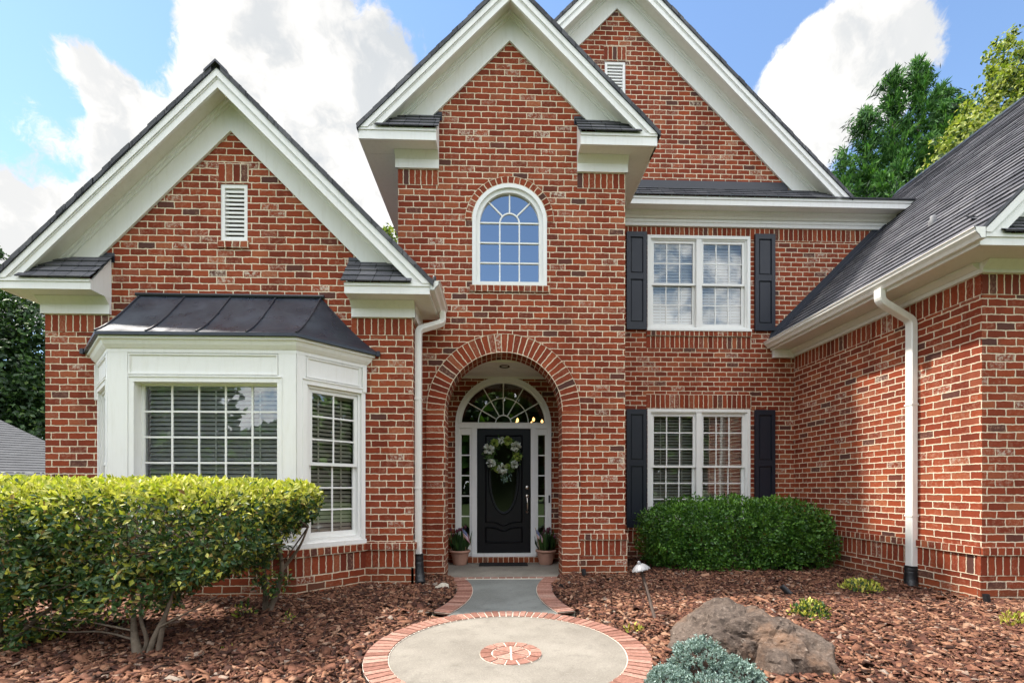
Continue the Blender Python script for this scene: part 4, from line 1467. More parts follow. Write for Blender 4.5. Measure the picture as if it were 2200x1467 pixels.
# wall flashing up the rake of the wing roof
m = MB()
pw = FRONT(YB)
m.prism(pw, [(XE - 0.06, ZE - 0.10), (XE + 0.02, ZE - 0.06), (6.95, 6.02), (6.80, 6.08), (6.45, ZE + 6.45 - XE + 0.16), (XE + 0.02, ZE + 0.18)], -0.012, -0.004)
m.prism(pw, [(XE, ZE - 0.02), (6.60, ZE + 6.60 - XE - 0.02), (6.55, ZE + 6.55 - XE + 0.05), (XE - 0.05, ZE + 0.03)], -0.07, -0.0125)
m.build('roof_flashing', M_FLASH, rw)
m = MB()
m.lathe([(0.045, -0.06), (0.045, 0.03), (0.030, 0.04), (0.028, 0.085), (0.0, 0.09)], (5.45, 5.52, ZE + 5.45 - XE + 0.005), 14, 0, (-0.35, -0.35, 0.8))
m.build('vent_pipe', M_ALU, rw, smooth=True)
# eave boards
m = MB()
m.box(XE + 0.01, XE + 0.035, YRF + 0.01, YB - 0.005, 3.535, 3.655)
m.face([(XE + 0.02, YRF + 0.02, 3.54), (XR, YRF + 0.02, 3.54), (XR, YB, 3.54), (XE + 0.02, YB, 3.54)], 1)
m.box(XR - 0.032, XR + 0.002, YR + 0.0, YB - 0.005, 3.43, 3.60)
m.prism(lambda x, z, y: (x, y, z), [(XR - 0.0325, 3.475), (XR - 0.055, 3.475), (XR - 0.10, 3.515), (XR - 0.105, 3.537), (XR - 0.0325, 3.537)], YR, YB - 0.01, 1)
m.build('wing_eave', [M_WHITE, M_SOFFIT], H)
# boxed end at the back wall
m = MB()
m.box(XE + 0.036, XR - 0.033, YB - 0.06, YB - 0.004, 3.41, 3.539)
m.build('eave_block', M_WHITE, H)


def gutter(path_x, y0, y1, z, sg):
    """K-style gutter along y; sg = side it projects to"""
    prof = [(0.0, 0.0), (0.055, 0.0), (0.072, 0.030), (0.105, 0.062), (0.110, 0.095), (0.122, 0.100), (0.122, 0.108), (0.112, 0.108), (0.102, 0.098), (0.10, 0.066), (0.066, 0.036), (0.052, 0.006), (0.006, 0.006), (0.006, 0.108), (0.0, 0.108)]
    m = MB()
    m.prism(lambda x, zz, y: (path_x + sg * x, y, z + zz), prof, y0, y1)
    for y in (y0, y1 - 0.004):
        m.prism(lambda x, zz, yy: (path_x + sg * x, yy, z + zz), [(0.001, 0.001), (0.055, 0.001), (0.072, 0.031), (0.104, 0.062), (0.109, 0.095), (0.121, 0.1), (0.121, 0.107), (0.001, 0.107)], y, y + 0.004)
    return m.build('gutter', M_GUTTER, H)


gutter(XE + 0.0095, YRF - 0.06, YB - 0.01, 3.567, -1)
g2 = gutter(cL + 2.4055, YLF - 0.01, 6.085, 3.49, 1)
m = MB()
m.lathe([(0.022, -0.02), (0.022, 0.05), (0.016, 0.065), (0.0, 0.07)], (-0.735, YLF + 0.02, 3.60), 12)
m.build('vent_pipe', M_DARKPIPE, H, smooth=True)


def smooth_path(pts, n=5, r=0.06):
    """round the corners of a polyline"""
    P = [Vector(p) for p in pts]
    out = [P[0]]
    for k in range(1, len(P) - 1):
        a, b, c = P[k - 1], P[k], P[k + 1]
        d0 = min(r, (a - b).length * 0.45)
        d1 = min(r, (c - b).length * 0.45)
        p0, p1 = b + (a - b).normalized() * d0, b + (c - b).normalized() * d1
        for j in range(n + 1):
            t = j / n
            out.append((p0 * (1 - t) ** 2 + b * 2 * t * (1 - t) + p1 * t * t))
    out.append(P[-1])
    return out


def downspout(pts, w, h, straps, pipe):
    m = MB()
    m.tube(smooth_path(pts), 1.0, 8, squash=(w, h))
    for (p, q) in straps:
        m.box(p[0] - w / 2 - 0.004, p[0] + w / 2 + 0.004, p[1] - h / 2 - 0.004, p[1] + h / 2 + 0.004, q, q + 0.02)
    ds = m.build('downspout', M_GUTTER, H)
    m = MB()
    path = smooth_path(pipe, 6, 0.12)
    dense = []
    for k in range(len(path) - 1):
        for j in range(5):
            dense.append(path[k].lerp(path[k + 1], j / 5))
    dense.append(path[-1])
    rad = [0.062 + (0.006 if (k % 3) == 0 else 0.0) for k in range(len(dense))]
    m.tube(dense, rad, 14)
    m.build('drain_elbow', M_DARKPIPE, ds, smooth=True)
    return ds


DX = XLE + 0.047
downspout([(-0.715, 5.93, 3.50), (-0.715, 5.93, 3.36), (DX, 5.66, 3.17), (DX, 5.66, 0.34)], 0.078, 0.075, [((DX, 5.66), 2.3), ((DX, 5.66), 1.2)],
          [(DX, 5.66, 0.40), (DX, 5.655, 0.20), (DX + 0.045, 5.56, 0.04)])
DY = 5.30
downspout([(4.56, 5.28, 3.58), (4.56, 5.28, 3.44), (XR - 0.045, DY, 3.22), (XR - 0.045, DY, 0.24)], 0.075, 0.10, [((XR - 0.045, DY), 2.2), ((XR - 0.045, DY), 0.87)],
          [(XR - 0.05, DY, 0.28), (XR - 0.055, DY, 0.14), (XR - 0.11, DY - 0.07, 0.02)])

# right wing gable front
m = MB()
pf = FRONT(YRF)
zft = ZE - 0.026
m.prism(pf, [(XE + 0.02, zft), (XRID, zft + XRID - XE - 0.02), (XRID, zft + XRID - XE - 0.24), (XE + 0.24, zft)], 0.0, 0.028)
m.prism(pf, [(XE + 0.02, zft + 0.001), (XRID, zft + XRID - XE - 0.019), (XRID, zft + XRID - XE - 0.11), (XE + 0.11, zft + 0.001)], -0.02, -0.0005)
m.face([(XE + 0.1, YRF + 0.02, zft + 0.02), (XRID, YRF + 0.02, zft + XRID - XE - 0.08), (XRID, YR, zft + XRID - XE - 0.08), (XE + 0.1, YR, zft + 0.02)], 1)
m.prism(FRONT(YR), [(XE + 0.25, zft + 0.1), (XRID, zft + XRID - XE - 0.15), (XRID, zft + XRID - XE - 0.5), (XE + 0.6, zft + 0.1)], -0.03, -0.002)
m.build('rake_fascia', [M_WHITE, M_SOFFIT], rw)
eave_return(XE + 0.012, 6.2, YRF, YR, 3.535, 3.645, 4.02, XR, 3.43)

# a lit chandelier in the hall and a pendant in the dining room
ch = thing('chandelier', (0.62, 9.2, 2.60), 'small lit chandelier glimpsed through the fanlight over the front door', 'chandelier')
m = MB()
m.tube([(0.62, 9.2, 3.08), (0.62, 9.2, 2.55)], 0.012, 8)
for k in range(5):
    a = 2 * math.pi * k / 5
    m.tube([(0.62, 9.2, 2.55), (0.62 + 0.12 * math.cos(a), 9.2 + 0.12 * math.sin(a), 2.48), (0.62 + 0.28 * math.cos(a), 9.2 + 0.28 * math.sin(a), 2.53)], 0.010, 6)
m.build('chandelier_frame', M_BRONZE, ch)
for k in range(5):
    a = 2 * math.pi * k / 5
    m = MB()
    m.lathe([(0.0, -0.03), (0.020, -0.02), (0.026, 0.01), (0.014, 0.04), (0.0, 0.055)], (0.62 + 0.28 * math.cos(a), 9.2 + 0.28 * math.sin(a), 2.56), 10)
    m.build('bulb', M_BULB, ch, smooth=True)
pd = thing('pendant_lamp', (4.1, 9.3, 1.55), 'lit pendant lamp glimpsed behind the blinds of the lower twin window', 'lamp')
m = MB()
m.tube([(4.1, 9.3, 2.93), (4.1, 9.3, 1.62)], 0.008, 6)
m.lathe([(0.02, 0.10), (0.10, 0.02), (0.11, 0.0)], (4.1, 9.3, 1.52), 16)
m.build('lamp_shade', M_BRONZE, pd)
m = MB()
m.lathe([(0.0, -0.04), (0.035, -0.02), (0.04, 0.01), (0.02, 0.04)], (4.1, 9.3, 1.50), 12)
m.build('bulb', M_BULB, pd, smooth=True)

# ================================================================== GROUND AND PATH
m = MB()
m.face([(-900, -900, -0.06), (900, -900, -0.06), (900, 900, -0.06), (-900, 900, -0.06)])
tag(m.build('ground', M_GRASS), 'green lawn around the house', 'lawn', kind='structure')

CX, CY, CRI, CRO = 0.076, 3.336, 0.848, 1.018
# neck of the path: edges as concave arcs
def arc_through(p, q, r):
    ax, ay, bx, by, cx, cy = *p, *q, *r
    d = 2 * (ax * (by - cy) + bx * (cy - ay) + cx * (ay - by))
    ux = ((ax * ax + ay * ay) * (by - cy) + (bx * bx + by * by) * (cy - ay) + (cx * cx + cy * cy) * (ay - by)) / d
    uy = ((ax * ax + ay * ay) * (cx - bx) + (bx * bx + by * by) * (ax - cx) + (cx * cx + cy * cy) * (bx - ax)) / d
    return ux, uy, math.hypot(ax - ux, ay - uy)


NL = arc_through((-0.45, 6.03), (-0.285, 5.20), (-0.43, 4.38))
NR = arc_through((0.62, 6.03), (0.445, 5.20), (0.55, 4.38))
BWID = 0.19


def neck_x(arc, y, side, off=0.0):
    """x of the neck edge at y, moved off away from the path"""
    ux, uy, r = arc
    rr = r - off
    q = rr * rr - (y - uy) ** 2
    return None if q < 0 else ux + side * math.sqrt(q)


m = MB()
N = 72
m.face([(CX + (CRI + 0.01) * math.cos(2 * math.pi * k / N), CY + (CRI + 0.01) * math.sin(2 * math.pi * k / N), 0.020) for k in range(N)])
tag(m.build('patio', M_CONC), 'round concrete landing in front of the house', 'landing', kind='structure')
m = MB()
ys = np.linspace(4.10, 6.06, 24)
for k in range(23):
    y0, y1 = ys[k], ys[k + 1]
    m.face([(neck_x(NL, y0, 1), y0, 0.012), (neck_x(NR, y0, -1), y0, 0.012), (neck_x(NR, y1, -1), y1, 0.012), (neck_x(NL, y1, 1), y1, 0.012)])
tag(m.build('path', M_CONCN), 'narrow grey concrete path neck, shade tinted into it, leading from the landing to the porch', 'path', kind='structure')

# brick border: every brick its own wedge in a mortar bed
m = MB()
def hbrick(pts, z0, z1, mi=0):
    n_ = len(pts)
    m.face([(p[0], p[1], z1) for p in pts], mi)
    for k in range(n_):
        a, b = pts[k], pts[(k + 1) % n_]
        m.face([(a[0], a[1], z0), (b[0], b[1], z0), (b[0], b[1], z1), (a[0], a[1], z1)], mi)


for k in range(N):
    a, b = 2 * math.pi * k / N, 2 * math.pi * (k + 1) / N
    P = lambda r, t: (CX + r * math.cos(t), CY + r * math.sin(t))
    m.face([(*P(CRI, a), 0.024), (*P(CRI, b), 0.024), (*P(CRO, b), 0.024), (*P(CRO, a), 0.024)], 1)
    m.face([(*P(CRO, a), -0.06), (*P(CRO, b), -0.06), (*P(CRO, b), 0.024), (*P(CRO, a), 0.024)], 2)
NB = 92
for k in range(NB):
    a = 2 * math.pi * k / NB
    w = 2 * math.pi / NB
    j = random.uniform(-0.04, 0.04)
    g0, g1 = 0.10 + random.uniform(-0.03, 0.03), 0.10 + random.uniform(-0.03, 0.03)
    P = lambda r, t: (CX + r * math.cos(t), CY + r * math.sin(t))
    hbrick([P(CRI + 0.007, a + w * g0), P(CRO - random.uniform(0.0, 0.006), a + w * (g0 + j * 0.2)), P(CRO - random.uniform(0.0, 0.006), a + w * (1 - g1)), P(CRI + 0.007, a + w * (1 - g1))], 0.01, 0.031 + random.uniform(-0.001, 0.003))
for arc, sd in ((NL, 1), (NR, -1)):
    ux, uy, r = arc
    a0 = math.asin((6.04 - uy) / r)
    a1 = math.asin((4.32 - uy) / r)
    nb = 30
    Q = lambda rr, t: (ux + sd * rr * math.cos(t), uy + rr * math.sin(t))
    for k in range(nb):
        t0, t1 = a0 + (a1 - a0) * k / nb, a0 + (a1 - a0) * (k + 1) / nb
        m.face([(*Q(r, t0), 0.018), (*Q(r, t1), 0.018), (*Q(r - BWID, t1), 0.018), (*Q(r - BWID, t0), 0.018)], 1)
        m.face([(*Q(r - BWID, t0), -0.06), (*Q(r - BWID, t1), -0.06), (*Q(r - BWID, t1), 0.018), (*Q(r - BWID, t0), 0.018)], 1)
        mid = Q(r - BWID / 2, (t0 + t1) / 2)
        if math.hypot(mid[0] - CX, mid[1] - CY) < CRO + 0.07:
            continue
        e = 0.10
        hbrick([Q(r - 0.006, t0 + (t1 - t0) * e), Q(r - BWID + 0.003, t0 + (t1 - t0) * e), Q(r - BWID + 0.003, t1 - (t1 - t0) * e), Q(r - 0.006, t1 - (t1 - t0) * e)], 0.0, 0.025 + random.uniform(0, 0.003))
# thin row of bricks at the porch edge
x = AC - AR - 0.1
while x < AC + AR + 0.1:
    hbrick([(x + 0.006, 5.975), (x + 0.095, 5.975), (x + 0.095, 6.045), (x + 0.006, 6.045)], -0.02, 0.030 + random.uniform(0, 0.002))
    x += 0.101
hbrick([(AC - AR - 0.1, 5.97), (AC + AR + 0.1, 5.97), (AC + AR + 0.1, 6.049), (AC - AR - 0.1, 6.049)], -0.02, 0.024, 1)
tag(m.build('path_border', [M_PAVER, M_MORTAR, M_SOIL]), 'pinkish brick edging round the concrete landing and its neck', 'path edging', kind='structure')

# brick medallion set in the landing
m = MB()
EX, EY, ER = 0.094, 3.250, 0.223
hbrick([(EX + ER * math.cos(2 * math.pi * k / 40), EY + ER * math.sin(2 * math.pi * k / 40)) for k in range(40)], 0.0, 0.0245, 1)
P = lambda r, t: (EX + r * math.cos(t), EY + r * math.sin(t))
nb = 14
for k in range(nb):
    t0, t1 = 2 * math.pi * (k + 0.07) / nb, 2 * math.pi * (k + 0.93) / nb
    hbrick([P(0.142, t0 + 0.01), P(0.187, t0), P(ER - 0.003, t0), P(ER - 0.002, (t0 + t1) / 2), P(ER - 0.003, t1), P(0.142, t1 - 0.01), P(0.146, (t0 + t1) / 2)][:1] + [P(ER - 0.003, t0), P(ER - 0.002, (t0 + t1) / 2), P(ER - 0.003, t1), P(0.142, t1), P(0.145, (t0 + t1) / 2)], 0.02, 0.0295 + random.uniform(0, 0.002))
for k in range(6):
    t0, t1 = 2 * math.pi * (k + 0.055) / 6 + R(30), 2 * math.pi * (k + 0.945) / 6 + R(30)
    tm = (t0 + t1) / 2
    hbrick([P(0.012, tm), P(0.132, t0), P(0.133, t0 * 0.6 + tm * 0.4), P(0.133, t1 * 0.6 + tm * 0.4), P(0.132, t1)], 0.02, 0.029 + random.uniform(0, 0.002))
tag(m.build('path_medallion', [M_PAVER, M_MORTAR]), 'round brick rosette set in the middle of the concrete landing', 'brick rosette', kind='structure')


# mulch bed
def on_path(x, y, marg=0.0):
    inside = np.hypot(x - CX, y - CY) < CRO + marg
    nl, nr = np.full_like(x, 1e9), np.full_like(x, -1e9)
    for arr, (ux, uy, r), sd in ((nl, NL, 1), (nr, NR, -1)):
        q = (r - BWID - marg) ** 2 - (y - uy) ** 2
        ok = (q > 0)
        arr[ok] = ux + sd * np.sqrt(q[ok])
    neck = (y > 4.2) & (y < 6.15) & (x > np.where(nl > 1e8, -0.75, nl)) & (x < np.where(nr < -1e8, 0.9, nr))
    return inside | neck


def in_house(x, y):
    bay_y = np.where(x < -4.147, 4.97 + (-4.147 - x) * 0.954, np.where(x > -2.172, 4.97 + (x + 2.172) * 1.018, 4.97)) - 0.03
    a = (x > XLW) & (x < XLE + 0.02) & (y > np.where((x > -4.755) & (x < -1.602), np.minimum(bay_y, YL), YL))
    b = (x >= XLE) & (x < XMR + 0.02) & (y > YM - 0.02)
    c = (x >= XMR) & (x < XR) & (y > YB)
    d = (x >= XR - 0.02) & (y > YR - 0.02)
    return a | b | c | d


def mound(x, y):
    d = np.hypot(x - CX, y - CY) - CRO
    h = 0.008 + 0.045 * np.clip(d / 0.6, 0, 1)
    return h + 0.012 * np.sin(x * 3.1 + 1.0) * np.sin(y * 2.7) - 0.02


gx, gy = np.meshgrid(np.linspace(-7.5, 9.0, 130), np.linspace(1.2, 7.9, 70))
gz = mound(gx, gy)
op = on_path(gx, gy, 0.0)
gz = np.where(op | ((gx > -1.2) & (gx < 1.3) & (gy > 5.9)), -0.09, gz)
V = [(float(a), float(b), float(c)) for a, b, c in zip(gx.ravel(), gy.ravel(), gz.ravel())]
Fq = [(j * 130 + i, j * 130 + i + 1, (j + 1) * 130 + i + 1, (j + 1) * 130 + i) for j in range(69) for i in range(129)]
me = bpy.data.meshes.new('mulch_bed')
me.from_pydata(V, [], Fq)
me.materials.append(M_SOIL)
ob = bpy.data.objects.new('mulch_bed', me)
COL.objects.link(ob)
tag(ob, 'dark soil of the planting beds', 'planting bed', kind='structure')


def chips(n):
    pos = []
    tot = 0
    while tot < n:
        k = 60000
        y = rng.uniform(1.9, 7.6, k)
        x = rng.uniform(-6.5, 8.0, k)
        ok = (np.abs(x) < 1.35 * y + 2.0) & ~on_path(x, y, 0.008) & ~in_house(x, y)
        ok &= rng.uniform(0, 1, k) < np.clip(1.35 - 0.13 * y, 0.45, 1.0)
        pos.append(np.stack([x[ok], y[ok]], 1))
        tot += ok.sum()
    P_ = np.concatenate(pos)[:n]
    x, y = P_[:, 0], P_[:, 1]
    fine = rng.uniform(0, 1, n) < 0.40
    L = np.where(fine, rng.lognormal(math.log(0.026), 0.45, n), rng.lognormal(math.log(0.047), 0.44, n)).clip(0.010, 0.13)
    Wd = L * np.where(fine, rng.uniform(0.10, 0.45, n), rng.uniform(0.22, 0.62, n))
    T_ = rng.uniform(0.004, 0.012, n)
    yaw = rng.uniform(0, 2 * np.pi, n)
    tilt = rng.normal(0, 0.30, n)
    roll = rng.normal(0, 0.35, n)
    z = mound(x, y) + rng.uniform(0.004, 0.034, n)
    near = np.clip((np.hypot(x - CX, y - CY) - CRO) / 0.12, 0, 1)
    z = np.where(near < 1, mound(x, y) + 0.014 + 0.016 * near, z)
    shp = np.array([[-1, -1], [1, -1], [1, 1], [-1, 1]], float) * 0.5
    c = np.zeros((n, 8, 3))
    for lvl, zz in ((0, -0.5), (1, 0.5)):
        jit = rng.uniform(0.45, 1.15, (n, 4, 2))
        c[:, lvl * 4:lvl * 4 + 4, 0] = shp[None, :, 0] * jit[:, :, 0] * L[:, None]
        c[:, lvl * 4:lvl * 4 + 4, 1] = shp[None, :, 1] * jit[:, :, 1] * Wd[:, None]
        c[:, lvl * 4:lvl * 4 + 4, 2] = zz * T_[:, None] * rng.uniform(0.5, 1.6, (n, 4))
    def rot(c, ang, i, j):
        a, b = c[:, :, i].copy(), c[:, :, j].copy()
        ca, sa = np.cos(ang)[:, None], np.sin(ang)[:, None]
        c[:, :, i], c[:, :, j] = a * ca - b * sa, a * sa + b * ca
    rot(c, tilt, 0, 2)
    rot(c, roll, 1, 2)
    rot(c, yaw, 0, 1)
    c[:, :, 0] += x[:, None]
    c[:, :, 1] += y[:, None]
    c[:, :, 2] += z[:, None]
    V = c.reshape(-1, 3)
    q = np.array([[4, 5, 6, 7], [0, 1, 5, 4], [1, 2, 6, 5], [2, 3, 7, 6], [3, 0, 4, 7]])
    F_ = (np.arange(n)[:, None, None] * 8 + q[None]).reshape(-1)
    me = bpy.data.meshes.new('bark_mulch')
    me.vertices.add(len(V))
    me.vertices.foreach_set('co', V.reshape(-1))
    me.loops.add(len(F_))
    me.loops.foreach_set('vertex_index', F_.astype(np.int32))
    nf = len(F_) // 4
    me.polygons.add(nf)
    me.polygons.foreach_set('loop_start', np.arange(nf, dtype=np.int32) * 4)
    me.polygons.foreach_set('loop_total', np.full(nf, 4, dtype=np.int32))
    me.materials.append(M_CHIP)
    me.update(calc_edges=True)
    o = bpy.data.objects.new('bark_mulch', me)
    COL.objects.link(o)
    return tag(o, 'brown bark mulch strewn over the planting beds', 'mulch', kind='stuff')


chips(104000)


# ================================================================== SHRUBS
def superbox(n, c, h, ex=3.2, shell=0.7):
    """random points in a rounded box, most of them near its skin; returns points and outward normals"""
    out = []
    tot = 0
    while tot < n:
        p = rng.uniform(-1, 1, (n * 3, 3))
        r = (np.abs(p) ** ex).sum(1) ** (1 / ex)
        keep = (r < 1) & ((r > shell) | (rng.uniform(0, 1, len(r)) < 0.12))
        out.append(p[keep])
        tot += keep.sum()
    p = np.concatenate(out)[:n]
    nr = np.sign(p) * np.abs(p) ** (ex - 1)
    nr = nr / np.asarray(h)[None]
    nr /= np.linalg.norm(nr, axis=1, keepdims=True) + 1e-9
    return p * np.asarray(h)[None] + np.asarray(c)[None], nr


def lump(p, amp, sc):
    return np.array([mnoise.noise(Vector(q) * sc) for q in p]) * amp


def hedge_shrub(label, parts, stems, twigs, n_leaf, zbot, ztop, foot, trim=None):
    """clipped evergreen: parts = rounded boxes (centre, half, share)"""
    root = thing('hedge_shrub', foot, label, 'shrub', 'clipped hedge in front of the bay window')
    P_, N_ = [], []
    for (c, h, sh) in parts:
        p, nr = superbox(int(n_leaf * sh), c, h, 5.0, 0.74)
        P_.append(p)
        N_.append(nr)
    P_, N_ = np.concatenate(P_), np.concatenate(N_)
    top_ = np.clip((P_[:, 2] - ztop + 0.2) / 0.15, 0, 1)
    P_ = P_ + N_ * (lump(P_, 0.13, 4.0) * (1 - 0.8 * top_))[:, None]
    keep = lump(P_, 1.0, 4.5) > -0.44 - 0.3 * top_ + 0.35 * np.clip((zbot + 0.45 - P_[:, 2]) / 0.45, 0, 1)
    if trim is not None:                       # underside clipped up towards one end
        keep &= P_[:, 2] > trim[1] + (P_[:, 0] - trim[0]) * trim[2] + lump(P_, 0.10, 6.0)
    P_, N_ = P_[keep], N_[keep]
    n = len(P_)
    ax = N_ * 0.6 + rand_dirs(n) * 0.8 + np.array([0, 0, 0.45])
    nm = N_ * 0.7 + rand_dirs(n) * 0.6 + np.array([0, 0, 0.5])
    hgt = (P_[:, 2] - zbot) / (ztop - zbot)
    u = rng.uniform(0, 1, n)
    young = u < np.clip((hgt - 0.60) * 3.4, 0.13, 0.97)
    spent = (~young) & (rng.uniform(0, 1, n) < 0.07)
    mi = np.where(young, 1, np.where(spent, 2, 0))
    ln = rng.uniform(0.030, 0.064, n)
    leaf_mesh('foliage', P_, ax, nm, ln, ln * rng.uniform(0.42, 0.55, n), [L_HEDGE, L_YOUNG, L_SPENT], mi, root)
    m = MB()
    for path, r0, r1 in stems:
        pp = smooth_path(path, 4, 0.25)
        m.tube(pp, [r0 + (r1 - r0) * k / (len(pp) - 1) for k in range(len(pp))], 8)
    m.build('stem', M_BARK, root, smooth=True)
    m = MB()
    for k in range(twigs):
        i = random.randrange(n)
        q = Vector(P_[i])
        s = Vector(random.choice([st for st in stems if st[0][-1][2] > 0.52])[0][-1])
        mid = s.lerp(q, 0.55) + Vector((random.uniform(-.06, .06), random.uniform(-.06, .06), random.uniform(-.10, .02)))
        m.tube([s, mid, q], [0.008, 0.005, 0.002], 5)
    m.build('twigs', M_BARK, root, smooth=True)
    return root


hedge_shrub('tall clipped shrub with yellow-green new growth on three pale stems, middle one of the hedge',
            [((-2.60, 3.62, 0.86), (0.86, 0.50, 0.41), 0.8), ((-2.75, 3.5, 0.50), (0.45, 0.36, 0.22), 0.14), ((-2.2, 3.55, 0.62), (0.25, 0.22, 0.14), 0.06)],
            [([(-2.50, 3.26, -0.02), (-2.54, 3.27, 0.10), (-2.62, 3.35, 0.20), (-2.74, 3.5, 0.60)], 0.036, 0.012), ([(-2.46, 3.26, -0.02), (-2.42, 3.27, 0.16), (-2.35, 3.32, 0.34), (-2.33, 3.45, 0.75)], 0.021, 0.010),
             ([(-2.40, 3.27, -0.02), (-2.37, 3.28, 0.20), (-2.38, 3.36, 0.40), (-2.24, 3.5, 0.75)], 0.019, 0.010), ([(-2.52, 3.27, 0.0), (-2.45, 3.27, 0.13), (-2.55, 3.30, 0.30), (-2.62, 3.5, 0.70)], 0.016, 0.009),
             ([(-2.56, 3.28, 0.14), (-2.80, 3.30, 0.20), (-3.10, 3.35, 0.17), (-3.38, 3.35, 0.23)], 0.008, 0.003), ([(-2.60, 3.30, 0.20), (-2.90, 3.25, 0.29), (-3.20, 3.30, 0.31)], 0.007, 0.003), ([(-2.40, 3.28, 0.22), (-2.18, 3.25, 0.33), (-1.98, 3.28, 0.45)], 0.007, 0.003)],
            150, 23000, 0.35, 1.30, (-2.5, 3.27, 0.0), (-2.30, 0.42, 0.62))
hedge_shrub('clipped shrub with yellow-green new growth at the left edge of the hedge',
            [((-4.05, 3.62, 0.80), (0.92, 0.50, 0.48), 0.8), ((-3.85, 3.45, 0.30), (0.55, 0.32, 0.22), 0.2)],
            [([(-3.66, 3.4, 0.0), (-3.68, 3.45, 0.3), (-3.8, 3.6, 0.8)], 0.045, 0.025), ([(-3.6, 3.42, 0.0), (-3.4, 3.4, 0.22), (-3.1, 3.5, 0.5)], 0.022, 0.010)],
            60, 23000, 0.2, 1.30, (-3.65, 3.42, 0.0))
hedge_shrub('clipped shrub with a bare leaning stem at the house end of the hedge',
            [((-2.30, 4.22, 1.04), (0.57, 0.40, 0.22), 0.92), ((-2.30, 4.3, 0.62), (0.2, 0.16, 0.16), 0.05), ((-2.1, 4.3, 0.40), (0.12, 0.10, 0.16), 0.03)],
            [([(-2.18, 4.36, 0.0), (-2.05, 4.34, 0.3), (-2.0, 4.3, 0.55), (-2.15, 4.25, 0.95)], 0.030, 0.014), ([(-2.02, 4.34, 0.45), (-1.85, 4.3, 0.65), (-1.75, 4.25, 0.85)], 0.016, 0.008), ([(-2.16, 4.36, 0.0), (-2.22, 4.36, 0.35), (-2.45, 4.3, 0.8)], 0.018, 0.010), ([(-2.2, 4.35, 0.02), (-2.16, 4.3, 0.5), (-2.3, 4.25, 0.85)], 0.020, 0.010)],
            80, 12500, 0.55, 1.27, (-2.17, 4.36, 0.0))

# boxwood under the lower twin window
def boxwood():
    root = thing('boxwood_shrub', (3.45, 6.75, 0.0), 'wide rounded dark green boxwood shrub under the lower twin window', 'shrub')
    n = 33000
    P_, N_ = superbox(n, (3.53, 6.72, 0.50), (1.41, 0.60, 0.54), 3.5, 0.70)
    P_ = np.concatenate([P_, np.array([3.52, 6.72, 0.5]) + (P_[:9000] - np.array([3.52, 6.72, 0.5])) * rng.uniform(0.55, 0.85, (9000, 1))])
    N_ = np.concatenate([N_, N_[:9000]])
    P_ = P_ + N_ * lump(P_, 0.14, 3.2)[:, None] + N_ * lump(P_, 0.07, 9.0)[:, None]
    P_[:, 2] = np.maximum(P_[:, 2], 0.03)
    keep = lump(P_, 1.0, 6.0) > -0.5
    P_, N_ = P_[keep], N_[keep]
    n = len(P_)
    ax = N_ * 0.7 + rand_dirs(n) * 0.8 + np.array([0, 0, 0.3])
    nm = N_ * 0.6 + rand_dirs(n) * 0.7 + np.array([0, 0, 0.4])
    ln = rng.uniform(0.030, 0.055, n)
    cl = lump(P_, 1.0, 7.0)
    mi = (rng.uniform(0, 1, n) < np.clip(0.24 + cl * 0.9 + (P_[:, 2] > 0.95) * 0.35, 0.02, 0.85)).astype(int)
    leaf_mesh('foliage', P_, ax, nm, ln, ln * 0.55, [L_BOX, L_BOXY], mi, root)
    m = MB()
    for k in range(9):
        a = random.uniform(0, 6.28)
        m.tube([(3.45 + 0.15 * math.cos(a), 6.75 + 0.1 * math.sin(a), 0.0), (3.45 + 0.5 * math.cos(a), 6.75 + 0.25 * math.sin(a), 0.4), (3.45 + 1.0 * math.cos(a), 6.75 + 0.42 * math.sin(a), 0.8)], [0.03, 0.018, 0.006], 7)
    m.build('stem', M_BARK, root, smooth=True)


boxwood()


def tuft(name, c, r, h, n, mats, label, cat, leaf=(0.03, 0.05), group=None, spread=0.55):
    root = thing(name, c, label, cat, group)
    d = rand_dirs(n)
    d[:, 2] = np.abs(d[:, 2])
    rad = rng.uniform(0.35, 1.0, n) ** 0.6
    P_ = d * rad[:, None] * np.array([r, r, h]) + np.array(c)
    ax = d * spread + rand_dirs(n) * 0.5 + np.array([0, 0, 0.5])
    ln = rng.uniform(*leaf, n)
    mi = rng.integers(0, len(mats), n)
    leaf_mesh('foliage', P_, ax, d + rand_dirs(n) * 0.5, ln, ln * 0.5, mats, mi, root)
    m = MB()
    for k in range(7):
        a = random.uniform(0, 6.28)
        m.tube([c, (c[0] + r * 0.5 * math.cos(a), c[1] + r * 0.5 * math.sin(a), c[2] + h * 0.55)], [0.006, 0.003], 5)
    m.build('stem', M_BARK, root)
    return root


tuft('seedling_shrub', (2.83, 4.03, 0.02), 0.16, 0.17, 520, [L_HEDGE, L_HEDGE, L_YOUNG], 'small round green shrub in the mulch just behind the boulder', 'shrub')
tuft('seedling_shrub', (4.12, 5.02, 0.02), 0.22, 0.15, 520, [L_HEDGE, L_YOUNG, L_YOUNG], 'low yellow-green shrub in the mulch near the right downspout', 'shrub')
tuft('seedling_shrub', (4.42, 3.72, 0.02), 0.13, 0.12, 160, [L_YOUNG, L_YOUNG, L_SPENT], 'yellowish sprig in the mulch at the right edge below the wing wall', 'shrub')
tuft('weed', (-1.83, 4.06, 0.01), 0.05, 0.12, 30, [L_HEDGE, L_YOUNG], 'thin weed sprout in the mulch beside the round well light', 'weed', (0.02, 0.04))
tuft('weed', (1.13, 3.73, 0.01), 0.07, 0.05, 26, [L_YOUNG, L_SPENT], 'flat yellow-green weed in the mulch beside the landing and path light', 'weed', (0.03, 0.06))
